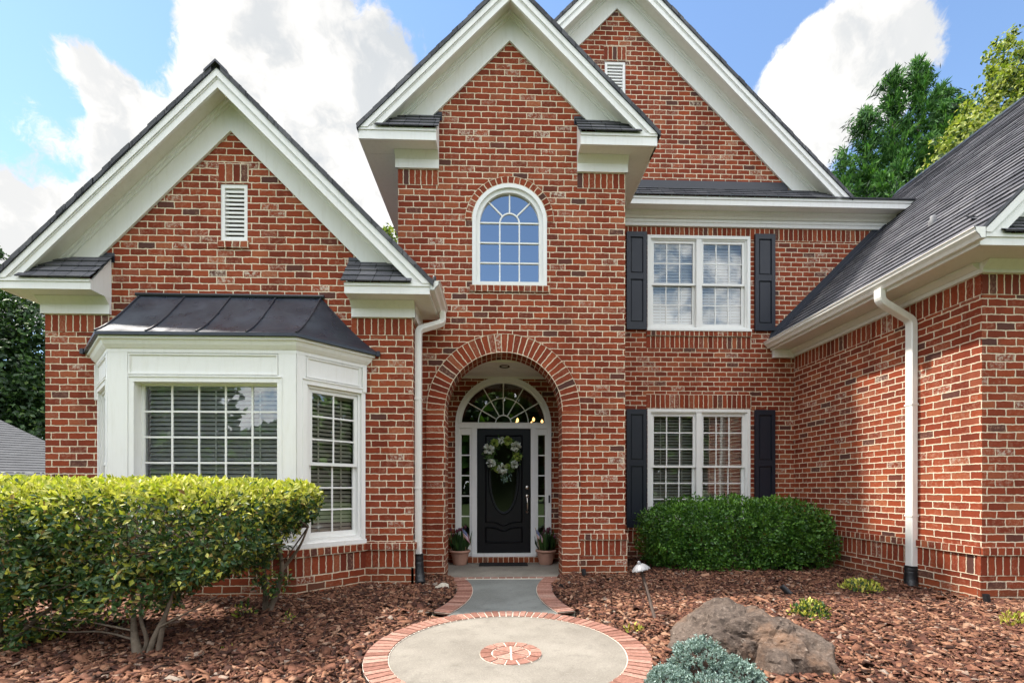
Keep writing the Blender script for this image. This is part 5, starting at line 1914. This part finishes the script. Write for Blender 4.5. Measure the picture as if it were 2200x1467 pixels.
tuft('weed', (-1.95, 3.35, 0.01), 0.06, 0.04, 26, [L_YOUNG], 'small bright weed in the mulch right of the middle hedge stems', 'weed', (0.02, 0.04))
tuft('weed', (2.05, 2.72, 0.01), 0.08, 0.07, 40, [L_YOUNG, L_HEDGE], 'little weed in the mulch at the front beside the boulder', 'weed', (0.02, 0.04))
tuft('weed', (-2.30, 4.20, 0.01), 0.11, 0.17, 60, [L_YOUNG, L_HEDGE], 'leafy sucker shoot at the foot of the leaning hedge stem', 'weed', (0.03, 0.05))


# blue juniper
def juniper():
    root = thing('juniper_shrub', (1.28, 2.72, 0.0), 'low mounded blue-green juniper in front of the boulder', 'shrub')
    lobes = [((1.25, 2.76, 0.02), (0.21, 0.20, 0.27)), ((1.03, 2.66, 0.0), (0.15, 0.17, 0.15)), ((1.42, 2.66, 0.0), (0.17, 0.18, 0.20)), ((1.22, 2.56, 0.0), (0.24, 0.18, 0.14))]
    pos, ax, nm = [], [], []
    for (c, h) in lobes:
        k = 430
        d = rand_dirs(k)
        d[:, 2] = np.abs(d[:, 2]) + 0.05
        d /= np.linalg.norm(d, axis=1, keepdims=True)
        tips = np.array(c) + d * np.array(h) * rng.uniform(0.80, 1.02, (k, 1))
        dirs = d + rand_dirs(k) * 0.30 + np.array([0, 0, 0.25])
        dirs /= np.linalg.norm(dirs, axis=1, keepdims=True)
        for t, dr in zip(tips, dirs):
            q = 38
            s = rng.uniform(0, 1, q)
            pos.append(t - dr * 0.05 * s[:, None] + rng.normal(0, 0.004, (q, 3)))
            ax.append(dr[None] * 0.8 + rand_dirs(q) * 0.75)
            nm.append(rand_dirs(q))
    pos, ax, nm = np.concatenate(pos), np.concatenate(ax), np.concatenate(nm)
    n = len(pos)
    ln = rng.uniform(0.010, 0.020, n)
    leaf_mesh('foliage', pos, ax, nm, ln, ln * 0.42, [L_JUN], np.zeros(n, int), root)
    m = MB()
    for (c, h) in lobes:
        m.lathe([(0.0, h[2] * 0.8), (h[0] * 0.45, h[2] * 0.66), (h[0] * 0.72, h[2] * 0.30), (h[0] * 0.8, 0.0)], c, 14)
    m.build('woody_core', M_SOIL, root, smooth=True)


juniper()


# ================================================================== ROCKS
def boulder(name, c, h, planes, label, mat, seed, amp, sub=5, crack=False):
    import bmesh
    bm = bmesh.new()
    bmesh.ops.create_icosphere(bm, subdivisions=sub, radius=1.0)
    rr = random.Random(seed)
    for v in bm.verts:
        p = v.co.copy()
        p = Vector((math.copysign(abs(p.x) ** 0.9, p.x), math.copysign(abs(p.y) ** 0.9, p.y), math.copysign(abs(p.z) ** 0.85, p.z)))
        for (n_, d) in planes:
            n_ = Vector(n_).normalized()
            e = p.dot(n_) - d
            if e > 0:
                p -= n_ * e * 0.9
        q = Vector((p.x + seed, p.y, p.z))
        p += v.co * (mnoise.fractal(q * 1.6, 1.0, 2.0, 5) * amp)
        p += v.co * (mnoise.fractal(q * 6.0, 0.9, 2.1, 4) * amp * 0.20)
        if crack:
            e = abs(p.x - 0.20 - 0.12 * p.z + 0.10 * mnoise.noise(q * 4.0))
            if p.z > -0.3 and e < 0.05:
                p -= v.co * 0.12 * (1 - e / 0.05)
        v.co = Vector((p.x * h[0] + c[0], p.y * h[1] + c[1], p.z * h[2] + c[2]))
    me = bpy.data.meshes.new(name)
    bm.to_mesh(me)
    bm.free()
    me.materials.append(mat)
    me.polygons.foreach_set('use_smooth', [True] * len(me.polygons))
    o = bpy.data.objects.new(name, me)
    COL.objects.link(o)
    return tag(o, label, name)


def split_boulder():
    import bmesh
    bm = bmesh.new()
    bmesh.ops.create_icosphere(bm, subdivisions=6, radius=1.0)
    D = np.array([v.co[:] for v in bm.verts])
    C0 = np.array([1.74, 3.22, 0.02])
    masses = [((1.60, 3.24, 0.05), (0.40, 0.36, 0.315), -0.16), ((2.00, 3.00, -0.01), (0.36, 0.34, 0.27), 0.50), ((1.40, 3.16, 0.0), (0.20, 0.24, 0.21), 0.0)]

    def field(p):
        f = None
        for (c, h, tl) in masses:
            q = p - np.array(c)
            ct, st = math.cos(tl), math.sin(tl)
            x, z = q[:, 0] * ct - q[:, 2] * st, q[:, 0] * st + q[:, 2] * ct
            r = ((np.abs(x) / h[0]) ** 2.7 + (np.abs(q[:, 1]) / h[1]) ** 2.5 + (np.abs(z) / h[2]) ** 2.7) ** (1 / 2.6) - 1.0
            if f is None:
                f = r
            else:
                k = 0.025
                hh = np.clip(0.5 + 0.5 * (r - f) / k, 0, 1)
                f = r * (1 - hh) + f * hh - k * hh * (1 - hh)
        return f
    lo, hi = np.zeros(len(D)), np.full(len(D), 1.2)
    for _ in range(26):
        mid = (lo + hi) / 2
        ins = field(C0 + D * mid[:, None]) < 0
        lo, hi = np.where(ins, mid, lo), np.where(ins, hi, mid)
    P_ = C0 + D * lo[:, None]
    rr_ = np.random.default_rng(5)
    q_ = P_ - C0
    for _ in range(34):                       # broken facets
        nn = rr_.normal(size=3)
        nn[2] = abs(nn[2]) * 0.9
        nn /= np.linalg.norm(nn)
        dt = q_ @ nn
        cut = dt.max() * rr_.uniform(0.86, 0.955)
        q_ = q_ - nn[None] * (np.maximum(dt - cut, 0) * 0.9)[:, None]
    P_ = q_ + C0
    for i, v in enumerate(bm.verts):
        p = Vector(P_[i])
        d = Vector(D[i])
        n1_ = mnoise.fractal(p * 3.4, 1.0, 2.0, 5) * 0.036
        ridg = (1 - abs(mnoise.noise(p * 5.0 + Vector((3, 1, 7))))) ** 5 * -0.034
        fine = mnoise.fractal(p * 16.0, 0.7, 2.1, 5) * 0.012
        pit = -0.014 if mnoise.noise(p * 30.0) > 0.52 else 0.0
        v.co = p + d * (n1_ + ridg + fine + pit)
    me = bpy.data.meshes.new('boulder')
    bm.to_mesh(me)
    bm.free()
    me.materials.append(M_ROCK)
    me.polygons.foreach_set('use_smooth', [False] * len(me.polygons))
    o = bpy.data.objects.new('boulder', me)
    COL.objects.link(o)
    tag(o, 'large weathered grey-brown boulder with a cleft, half sunk in the mulch', 'boulder')


split_boulder()
boulder('stone', (-0.66, 5.36, 0.05), (0.085, 0.06, 0.05), [((0.3, -0.4, 0.8), 0.6), ((-0.6, 0, 0.6), 0.6)], 'pale angular stone on the mulch near the left downspout', M_PALEROCK, 9.0, 0.2, 3)
boulder('stone', (1.25, 5.83, 0.02), (0.055, 0.035, 0.025), [((0.3, -0.4, 0.8), 0.6)], 'small flat pale stone beside the spotlight right of the porch', M_PALEROCK, 19.0, 0.2, 3)


# ================================================================== GARDEN LIGHTS
def path_light():
    b, t = Vector((1.41, 3.99, 0.0)), Vector((1.275, 4.02, 0.50))
    ax = (t - b).normalized()
    root = thing('path_light', b, 'tilted mushroom-topped metal path light beside the boulder', 'garden light')
    m = MB()
    m.tube([b - ax * 0.03, t], [0.016, 0.014], 12)
    m.build('stem', M_BRONZE, root, smooth=True)
    m = MB()
    m.lathe([(0.03, 0.0), (0.026, 0.03), (0.012, 0.05)], b, 12, 0, tuple(ax))
    m.build('stake_collar', M_BRONZE, root, smooth=True)
    m = MB()
    n = 20
    prof = [(0.080, -0.026), (0.076, -0.014), (0.050, 0.012), (0.022, 0.028), (0.014, 0.030)]
    m.lathe([(0.070, -0.020)] + prof, t, n, 0, tuple(ax))
    x = ax.orthogonal().normalized()
    yv = ax.cross(x)
    for k in range(10):
        a = 2 * math.pi * k / 10
        d = x * math.cos(a) + yv * math.sin(a)
        m.tube([t + d * r + ax * (hh + 0.001) for r, hh in prof[:4]], 0.0028, 5)
    m.build('cap', M_ALU, root, smooth=True)
    m = MB()
    m.lathe([(0.016, 0.026), (0.018, 0.036), (0.012, 0.046), (0.014, 0.054), (0.0, 0.060)], t, 14, 0, tuple(ax))
    m.build('finial', M_ALU, root, smooth=True)


path_light()


def spotlight(b, d, ln, r, label):
    root = thing('spotlight', b, label, 'garden light', 'black ground spotlights')
    d = Vector(d).normalized()
    b = Vector(b)
    m = MB()
    m.lathe([(0.0, 0.0), (r * 0.8, 0.004), (r, 0.02), (r, ln), (r * 0.9, ln), (r * 0.85, ln - 0.02), (0.0, ln - 0.02)], b + Vector((0, 0, 0.03)), 16, 0, tuple(d))
    m.build('lamp_body', M_DARKPIPE, root, smooth=False)
    m = MB()
    m.tube([b - Vector((0, 0, 0.04)), b + Vector((0, 0, 0.035))], 0.01, 8)
    m.build('stake', M_DARKPIPE, root)


spotlight((1.14, 5.93, 0.02), (-0.15, 0.1, 1.0), 0.10, 0.030, 'black spotlight stuck in the mulch against the entry tower right of the porch')
spotlight((3.18, 4.82, 0.02), (-0.55, 0.35, 0.65), 0.13, 0.032, 'slanted black spotlight in the mulch above the boulder')
spotlight((4.93, 4.42, 0.02), (-0.1, 0.05, 1.0), 0.09, 0.028, 'black spotlight at the foot of the right wing corner')
spotlight((-0.93, 4.42, 0.0), (0.1, 0.1, 1.0), 0.03, 0.034, 'short black light cap in the mulch left of the landing')
spotlight((0.74, 5.30, 0.02), (0.1, -0.2, 1.0), 0.03, 0.026, 'tiny black light cap in the mulch right of the path neck')
root = thing('well_light', (-1.63, 4.13, 0.02), 'flat round grey in-ground light in the mulch left of the landing', 'garden light')
m = MB()
m.lathe([(0.0, 0.012), (0.05, 0.014), (0.055, 0.022), (0.078, 0.022), (0.085, 0.012), (0.085, -0.05)], (-1.63, 4.13, 0.025), 28)
m.build('light_rim', M_DARKPIPE, root)
m = MB()
m.lathe([(0.0, 0.019), (0.052, 0.0175)], (-1.63, 4.13, 0.025), 24)
m.build('lens', M_ALU, root)

# ================================================================== PORCH THINGS
m = MB()
m.box(-0.285, 0.46, 6.87, 7.15, 0.033, 0.043)
mt_ = m.build('doormat', M_MAT, bevel=0.003)
tag(mt_, 'black rubber mat on the porch in front of the door', 'doormat')
m = MB()
m.ring(lambda s, z, d: (s, z, d), -0.27, 0.445, 6.885, 7.135, 0.02, 0.0435, 0.047)
m.build('mat_border', M_MAT, mt_)


def pot(c, label):
    root = thing('flower_pot', c, label, 'flower pot', 'peach flower pots flanking the door')
    m = MB()
    m.lathe([(0.0, 0.0), (0.098, 0.0), (0.104, 0.01), (0.142, 0.19), (0.13, 0.19), (0.128, 0.17), (0.0, 0.17)], c, 32)
    m.build('pot_body', M_TERRA, root, smooth=False)
    m = MB()
    m.lathe([(0.143, 0.186), (0.158, 0.19), (0.164, 0.205), (0.160, 0.222), (0.148, 0.226), (0.138, 0.22), (0.136, 0.19)], c, 32)
    m.build('rim', M_TERRA, root, smooth=True)
    m = MB()
    m.lathe([(0.0, 0.20), (0.137, 0.198)], c, 24)
    m.build('soil', M_SOIL, root)
    return root


def tulips(c, label):
    root = thing('tulip_plant', (c[0], c[1], c[2] + 0.2), label, 'plant', 'plum tulips in the door pots')
    n = 150
    a = rng.uniform(0, 2 * np.pi, n)
    r0 = rng.uniform(0.0, 0.11, n)
    lean = rng.uniform(0.05, 0.75, n)
    base = np.stack([c[0] + r0 * np.cos(a), c[1] + r0 * np.sin(a), np.full(n, c[2] + 0.2)], 1)
    ax = np.stack([lean * np.cos(a), lean * np.sin(a), np.ones(n)], 1)
    nm = np.stack([np.cos(a), np.sin(a), np.full(n, 0.2)], 1)
    ln = rng.uniform(0.16, 0.36, n)
    leaf_mesh('leaves', base, ax, nm, ln, rng.uniform(0.022, 0.045, n), [L_TULIP], np.zeros(n, int), root, 0.2, 0.18)
    m = MB()
    heads = []
    for k in range(9):
        t = random.uniform(0, 6.28)
        r = random.uniform(0.02, 0.10)
        top = (c[0] + r * 1.7 * math.cos(t), c[1] + r * 1.7 * math.sin(t), c[2] + random.uniform(0.40, 0.54))
        m.tube([(c[0] + r * math.cos(t), c[1] + r * math.sin(t), c[2] + 0.2), top], [0.005, 0.004], 6)
        heads.append(top)
    m.build('stems', L_TULIP, root)
    for hd in heads:
        m = MB()
        m.lathe([(0.004, -0.004), (0.020, 0.010), (0.024, 0.026), (0.018, 0.046), (0.006, 0.056), (0.0, 0.056)], hd, 9)
        m.build('tulip_head', M_TULIPF, root, smooth=True)
    return root


PL, PR = (-0.585, 7.06, 0.032), (0.750, 7.06, 0.032)
pot(PL, 'peach terracotta pot of plum tulips left of the front door')
pot(PR, 'peach terracotta pot of plum tulips right of the front door')
tulips(PL, 'plum tulips with dark green leaves in the pot left of the front door')
tulips(PR, 'plum tulips with dark green leaves in the pot right of the front door')


def flag(base, top, side, label):
    """small stick flag drooping from its staff"""
    root = thing('stick_flag', base, label, 'flag', 'small stick flags in the door pots')
    base, top = Vector(base), Vector(top)
    m = MB()
    m.tube([base, top], 0.004, 6)
    m.lathe([(0.0, 0.012), (0.007, 0.004), (0.006, -0.006)], top, 8, 0, tuple((top - base).normalized()))
    m.build('staff', M_WOOD, root)
    ax = (top - base).normalized()
    NU, NV = 18, 13
    Lf, Hf = 0.235, 0.155
    out = Vector((side * 0.52, -0.10, -0.86)).normalized()     # fly droops outward and down
    def pt(u, v):
        p = top - ax * (0.012 + Hf * (1 - v) * 0.9) + out * Lf * u
        p += Vector((0.0, -0.016 * math.sin(u * 7.0 + v * 2.0) * (0.3 + u), 0.0)) + Vector((side * 0.03 * math.sin(u * 3.0), 0, 0))
        return p
    cl, ca = MB(), MB()
    for i in range(NU):
        for j in range(NV):
            q = [pt(i / NU, j / NV), pt((i + 1) / NU, j / NV), pt((i + 1) / NU, (j + 1) / NV), pt(i / NU, (j + 1) / NV)]
            if i < 7 and j >= 6:
                ca.face(q, 0)
            else:
                cl.face(q, 0 if j % 2 == 0 else 1)
    # rows of tiny stars
    for i in range(6):
        for j in range(5):
            c_ = pt((0.5 + i * 1.1) / NU, (6.6 + j * 1.35) / NV) + Vector((0, -0.0015, 0))
            ca.face([c_ + Vector((0.003 * math.cos(t), 0, 0.003 * math.sin(t))) for t in [k * 2 * math.pi / 5 for k in range(5)]], 1)
    cl.build('striped_cloth', [M_RED, M_CLOTH], root)
    ca.build('star_canton', [M_NAVY, M_CLOTH], root)
    return root


flag((-0.485, 6.99, 0.235), (-0.545, 6.94, 0.62), 1.0, 'small striped American flag on a stick in the left flower pot')
flag((0.655, 6.99, 0.235), (0.575, 6.94, 0.60), 1.0, 'small striped American flag on a stick in the right flower pot')


def wreath():
    c = Vector((0.088, YD - 0.055, 1.745))
    root = thing('door_wreath', c, 'round wreath of green leaves with white and lime flowers on the black front door', 'wreath')
    m = MB()
    pts_ = [c + Vector((0.20 * math.cos(t), 0, 0.20 * math.sin(t))) for t in [2 * math.pi * k / 30 for k in range(31)]]
    m.tube(pts_, 0.02, 8)
    m.build('twig_ring', M_BARK, root)
    n = 760
    a = rng.uniform(0, 2 * np.pi, n)
    r = 0.205 + rng.normal(0, 0.035, n)
    pos = np.stack([c.x + r * np.cos(a), c.y - 0.02 + rng.normal(0, 0.018, n), c.z + r * np.sin(a)], 1)
    ax = np.stack([np.cos(a) * 0.6 - np.sin(a) * 0.5, np.full(n, -0.4), np.sin(a) * 0.6 + np.cos(a) * 0.5], 1) + rand_dirs(n) * 0.7
    nm = np.array([0, -1, 0.3]) + rand_dirs(n) * 0.5
    ln = rng.uniform(0.03, 0.07, n)
    leaf_mesh('leaves', pos, ax, nm, ln, ln * 0.42, [L_WREATH], np.zeros(n, int), root)
    # trailing sprigs below
    n = 130
    t = rng.uniform(0, 1, n)
    pos = np.stack([c.x + rng.normal(0, 0.045, n) + 0.02, np.full(n, c.y + 0.01), c.z - 0.22 - t * 0.20], 1)
    ax = np.array([0, -0.2, -0.7]) + rand_dirs(n) * 0.6
    ln = rng.uniform(0.03, 0.06, n)
    leaf_mesh('foliage', pos, ax, np.array([0, -1, 0.2]) + rand_dirs(n) * 0.4, ln, ln * 0.25, [L_WREATH, L_JUN], (rng.uniform(0, 1, n) < 0.6).astype(int), root)
    for (ang, rad, mat, sz) in ((98, .215, M_PETAL, .052), (32, .235, M_PETAL, .070), (-42, .235, M_PETAL, .054), (-95, .225, M_PETAL, .070), (-145, .235, M_PETAL, .060), (160, .245, M_PETAL, .070),
                                (72, .225, M_LIME, .060), (128, .225, M_LIME, .055), (-8, .225, M_LIME, .058), (-112, .255, M_LIME, .045), (-72, .20, M_LIME, .04)):
        fc = c + Vector((rad * math.cos(R(ang)), -0.045, rad * math.sin(R(ang))))
        k = 34
        d = rand_dirs(k)
        d[:, 1] = -np.abs(d[:, 1])
        pos = np.array(fc) + d * sz * 0.5
        leaf_mesh('flower', pos, d + rand_dirs(k) * 0.5, d + rand_dirs(k) * 0.3, np.full(k, sz * 0.95), np.full(k, sz * 0.80), [mat], np.zeros(k, int), root, 0.25, 0.0)


wreath()


# ================================================================== BACKGROUND
def cluster_tree(name, foot, lobes, n, leaf, mats, mi_fn, label, cat, trunk_r, group=None, limbs=8):
    root = thing(name, foot, label, cat, group)
    P_, N_ = [], []
    wsum = sum(h[0] * h[1] * h[2] for c, h in lobes)
    for (c, h) in lobes:
        k = max(50, int(n * h[0] * h[1] * h[2] / wsum))
        nc = max(6, k // 26)                       # leaf clumps
        d = rand_dirs(nc)
        cc = np.array(c) + d * np.array(h) * (rng.uniform(0.35, 1.0, (nc, 1)) ** 0.5)
        idx = rng.integers(0, nc, k)
        P_.append(cc[idx] + rng.normal(0, 1, (k, 3)) * np.array(h) * 0.085)
        N_.append(d[idx])
    P_, N_ = np.concatenate(P_), np.concatenate(N_)
    k = len(P_)
    ax = N_ * 0.5 + rand_dirs(k)
    ln = rng.uniform(*leaf, k)
    leaf_mesh('crown', P_, ax, N_ + rand_dirs(k) * 0.8 + np.array([0, 0, 0.5]), ln, ln * 0.6, mats, mi_fn(k), root)
    m = MB()
    top = max(c[2] for c, h in lobes)
    m.tube([foot, (foot[0] + 0.1, foot[1], foot[2] + (top - foot[2]) * 0.5), (foot[0], foot[1], top)], [trunk_r, trunk_r * 0.7, trunk_r * 0.2], 9)
    for (c, h) in lobes[:limbs]:
        m.tube([(foot[0], foot[1], foot[2] + (c[2] - foot[2]) * 0.6), Vector(c)], [trunk_r * 0.35, trunk_r * 0.1], 7)
    m.build('trunk', M_TRUNK, root, smooth=True)
    return root


zero = lambda k: np.zeros(k, int)
# wood to the left, behind the neighbour's roof
cluster_tree('broadleaf_tree', (-30.5, 27.5, -0.06), [((-30.5, 27.5, 8.8), (4.1, 3.6, 5.4)), ((-27.5, 26.4, 7.0), (2.5, 2.6, 3.4)), ((-32.7, 28.0, 12.1), (3.1, 3.1, 3.4)), ((-29.0, 26.2, 4.8), (3.2, 2.2, 3.0)), ((-33.0, 26.2, 4.8), (3.2, 2.2, 3.0)), ((-30.6, 27.5, 14.2), (2.0, 2.0, 2.0))],
             24000, (0.18, 0.38), [L_DARK], zero, 'dense dark green tree behind the neighbouring roof at the left edge', 'tree', 0.28)
cluster_tree('broadleaf_tree', (-25.0, 26.5, -0.06), [((-26.0, 26.5, 8.2), (2.9, 2.8, 4.4)), ((-24.4, 26.5, 5.0), (3.0, 2.8, 3.2)), ((-27.6, 25.6, 4.4), (2.4, 2.2, 2.6))],
             15000, (0.18, 0.34), [L_DARK], zero, 'dark green tree with a bare leaning trunk close beside the left house corner', 'tree', 0.16)
cluster_tree('broadleaf_tree', (-4.4, 20.5, -0.06), [((-4.35, 20.5, 11.6), (1.1, 1.1, 1.5)), ((-4.2, 20.6, 9.4), (1.8, 1.6, 1.8))],
             5200, (0.12, 0.24), [L_DECID, L_DARK], lambda k: (rng.uniform(0, 1, k) < 0.35).astype(int), 'bright green treetop showing between the bay gable and the entry tower', 'tree', 0.2)


def conifer(foot, leaders, n, label):
    root = thing('conifer_tree', foot, label, 'tree', 'conifers behind the house')
    pos, ax, mi = [], [], []
    tot = sum(r * r * (h1 - h0) for (_, _, h0, h1, r) in leaders)
    for (x, y, h0, h1, r) in leaders:
        k = int(n * r * r * (h1 - h0) / tot)
        nb = max(12, k // 60)                     # branchlets
        t = rng.uniform(0, 1, nb) ** 1.25
        a = rng.uniform(0, 2 * np.pi, nb)
        prof = (1 - t) ** 0.66 * (0.62 + 0.38 * np.minimum(1, t * 5))
        rr = r * prof * rng.uniform(0.72, 1.10, nb)
        tip = np.stack([x + rr * np.cos(a), y + rr * np.sin(a), h0 + (h1 - h0) * t + 0.12 * rr], 1)
        bdir = np.stack([np.cos(a) * 0.75, np.sin(a) * 0.75, np.full(nb, 0.75)], 1) + rng.normal(0, 0.16, (nb, 3))
        bdir /= np.linalg.norm(bdir, axis=1, keepdims=True)
        idx = rng.integers(0, nb, k)
        s = rng.uniform(0, 1, k)
        pos.append(tip[idx] - bdir[idx] * (s * 1.15)[:, None] + rng.normal(0, 0.10, (k, 3)) * (0.25 + s)[:, None])
        ax.append(bdir[idx] + rng.normal(0, 0.42, (k, 3)))
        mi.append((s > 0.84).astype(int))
    pos, ax, mi = np.concatenate(pos), np.concatenate(ax), np.concatenate(mi)
    k = len(pos)
    ln = rng.uniform(0.18, 0.36, k)
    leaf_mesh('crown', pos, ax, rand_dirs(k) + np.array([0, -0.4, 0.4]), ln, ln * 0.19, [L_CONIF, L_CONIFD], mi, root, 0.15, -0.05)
    m = MB()
    for (x, y, h0, h1, r) in leaders:
        m.tube([(foot[0], foot[1], foot[2]), (x, y, h0 + 0.3 * (h1 - h0)), (x, y, h1 - 0.8)], [0.3, 0.16, 0.02], 8)
    m.build('trunk', M_TRUNK, root, smooth=True)


conifer((18.4, 20.5, -0.06), [(19.45, 20.4, 7.5, 21.2, 2.5), (18.1, 20.2, 7.0, 20.4, 2.3), (21.0, 20.8, 8.0, 20.4, 2.5), (22.4, 21.4, 8.0, 20.2, 2.4), (18.8, 19.2, 6.0, 16.6, 2.4), (20.3, 19.4, 6.0, 16.8, 2.2), (22.3, 20.6, 6.0, 17.4, 2.2), (21.4, 19.6, 6.0, 15.8, 2.4), (19.6, 19.3, 6.0, 18.2, 2.4), (18.6, 19.0, 6.0, 15.0, 2.6), (20.6, 19.0, 6.0, 15.4, 2.6)], 170000,
        'tall many-topped dark green conifer rising behind the wing roof')
conifer((15.6, 19.4, -0.06), [(16.6, 20.0, 7.0, 18.4, 1.7), (15.4, 19.8, 7.0, 16.4, 1.5), (16.4, 18.9, 6.0, 14.8, 1.9), (17.3, 18.9, 6.0, 15.6, 1.8), (15.0, 19.1, 6.0, 14.4, 1.5), (15.9, 18.9, 5.5, 13.6, 1.8), (16.6, 18.6, 5.5, 14.2, 2.0)], 90000,
        'shorter green conifer just right of the tallest gable')
cluster_tree('broadleaf_tree', (18.6, 15.6, -0.06), [((18.9, 15.6, 14.8), (1.5, 1.5, 1.9)), ((17.8, 15.3, 13.2), (1.3, 1.3, 1.4)), ((19.6, 15.7, 12.4), (2.0, 1.8, 2.0)), ((16.9, 15.2, 11.6), (1.2, 1.2, 1.3)), ((18.0, 15.6, 10.8), (1.9, 1.6, 1.8)), ((15.8, 15.0, 10.2), (1.1, 1.0, 1.0)), ((17.2, 15.3, 12.2), (1.3, 1.2, 1.2)), ((18.4, 15.4, 16.3), (1.0, 1.0, 1.1)), ((15.3, 15.0, 12.0), (0.9, 0.9, 0.9)), ((16.3, 15.2, 13.0), (1.1, 1.1, 1.2)), ((17.3, 15.4, 14.3), (1.1, 1.2, 1.4))],
             34000, (0.10, 0.19), [L_DECID, L_DARK], lambda k: (rng.uniform(0, 1, k) < 0.2).astype(int), 'yellow-green broadleaf tree above the right wing roof at the right edge', 'tree', 0.22)

# neighbour's house with a hipped roof, lower left
nh = thing('neighbour_house', (-20.57, 16.0, -0.06), 'neighbouring house with a plain grey hipped shingle roof beyond the hedge', 'house')
nx, ny, nz = -20.57, 16.0, 5.29
cs = [(nx + 8.0, ny, 1.44), (nx, ny + 8.0, 1.44), (nx - 8.0, ny, 1.44), (nx, ny - 8.0, 1.44)]
m = MB()
for k in range(4):
    a, b = Vector(cs[k]), Vector(cs[(k + 1) % 4])
    mid = (a + b) / 2
    apx = Vector((nx, ny, nz))
    ln_e = (b - a).length
    e, s = (b - a).normalized(), (apx - mid)
    S = s.length
    s.normalize()
    v = 0.0
    while v < S - 0.01:
        v1 = min(S, v + 0.15)
        f0, f1 = 1 - v / S, 1 - v1 / S
        nrm = e.cross(s)
        nrm = nrm if nrm.z > 0 else -nrm
        pts_ = [mid - e * ln_e / 2 * f0 + s * v + nrm * 0.015, mid + e * ln_e / 2 * f0 + s * v + nrm * 0.015, mid + e * ln_e / 2 * f1 + s * v1, mid - e * ln_e / 2 * f1 + s * v1]
        m.face(pts_, 0, [(0, v), (ln_e * f0, v), (ln_e * f1, v1), (0, v1)])
        v = v1
m_n, T_ = new_mat('grey_shingles')
uvn_ = T_.n('ShaderNodeUVMap')
g_ = T_.n('ShaderNodeNewGeometry')
finish(T_, T_.mix(T_.noise(g_.outputs['Position'], 2.2, 6, 0.8), (0.065, 0.066, 0.070), (0.145, 0.146, 0.152)), 0.9, 0.2)
m.build('roof', m_n, nh)
m = MB()
ci = [(nx + 7.5, ny), (nx, ny + 7.5), (nx - 7.5, ny), (nx, ny - 7.5)]
for k in range(4):
    a, b = ci[k], ci[(k + 1) % 4]
    m.face([(a[0], a[1], -0.1), (b[0], b[1], -0.1), (b[0], b[1], 1.6), (a[0], a[1], 1.6)])
m.build('wall', M_BRICK, nh)

# trees across the street, behind the viewer: they show in the window panes
P_, N_ = [], []
spots = [(-44 + k * 4.6, -27.0) for k in range(19)] + [(42 - 1.1 * k, -24 + 4.6 * k) for k in range(8)]
for (x, y) in spots:
    h = random.uniform(5.0, 6.5) if (-24 < x < -15 and y < -20) else random.uniform(10.5, 14.0)
    for j in range(8):
        c = np.array([x + random.uniform(-2.2, 2.2), y + random.uniform(-2, 2), h * random.uniform(0.22, 0.75)])
        d = rand_dirs(260)
        P_.append(c + d * np.array([2.6, 2.2, h * 0.28]) * rng.uniform(0.5, 1, (260, 1)))
        N_.append(d)
P_, N_ = np.concatenate(P_), np.concatenate(N_)
k = len(P_)
ln = rng.uniform(0.6, 1.2, k)
tl = leaf_mesh('treeline', P_, N_ + rand_dirs(k), N_ + rand_dirs(k) * 0.5, ln, ln * 0.7, [L_DARK, L_BOXY], (rng.uniform(0, 1, k) < 0.25).astype(int))
tag(tl, 'row of green trees across the street, mirrored in the window panes', 'trees', kind='stuff')
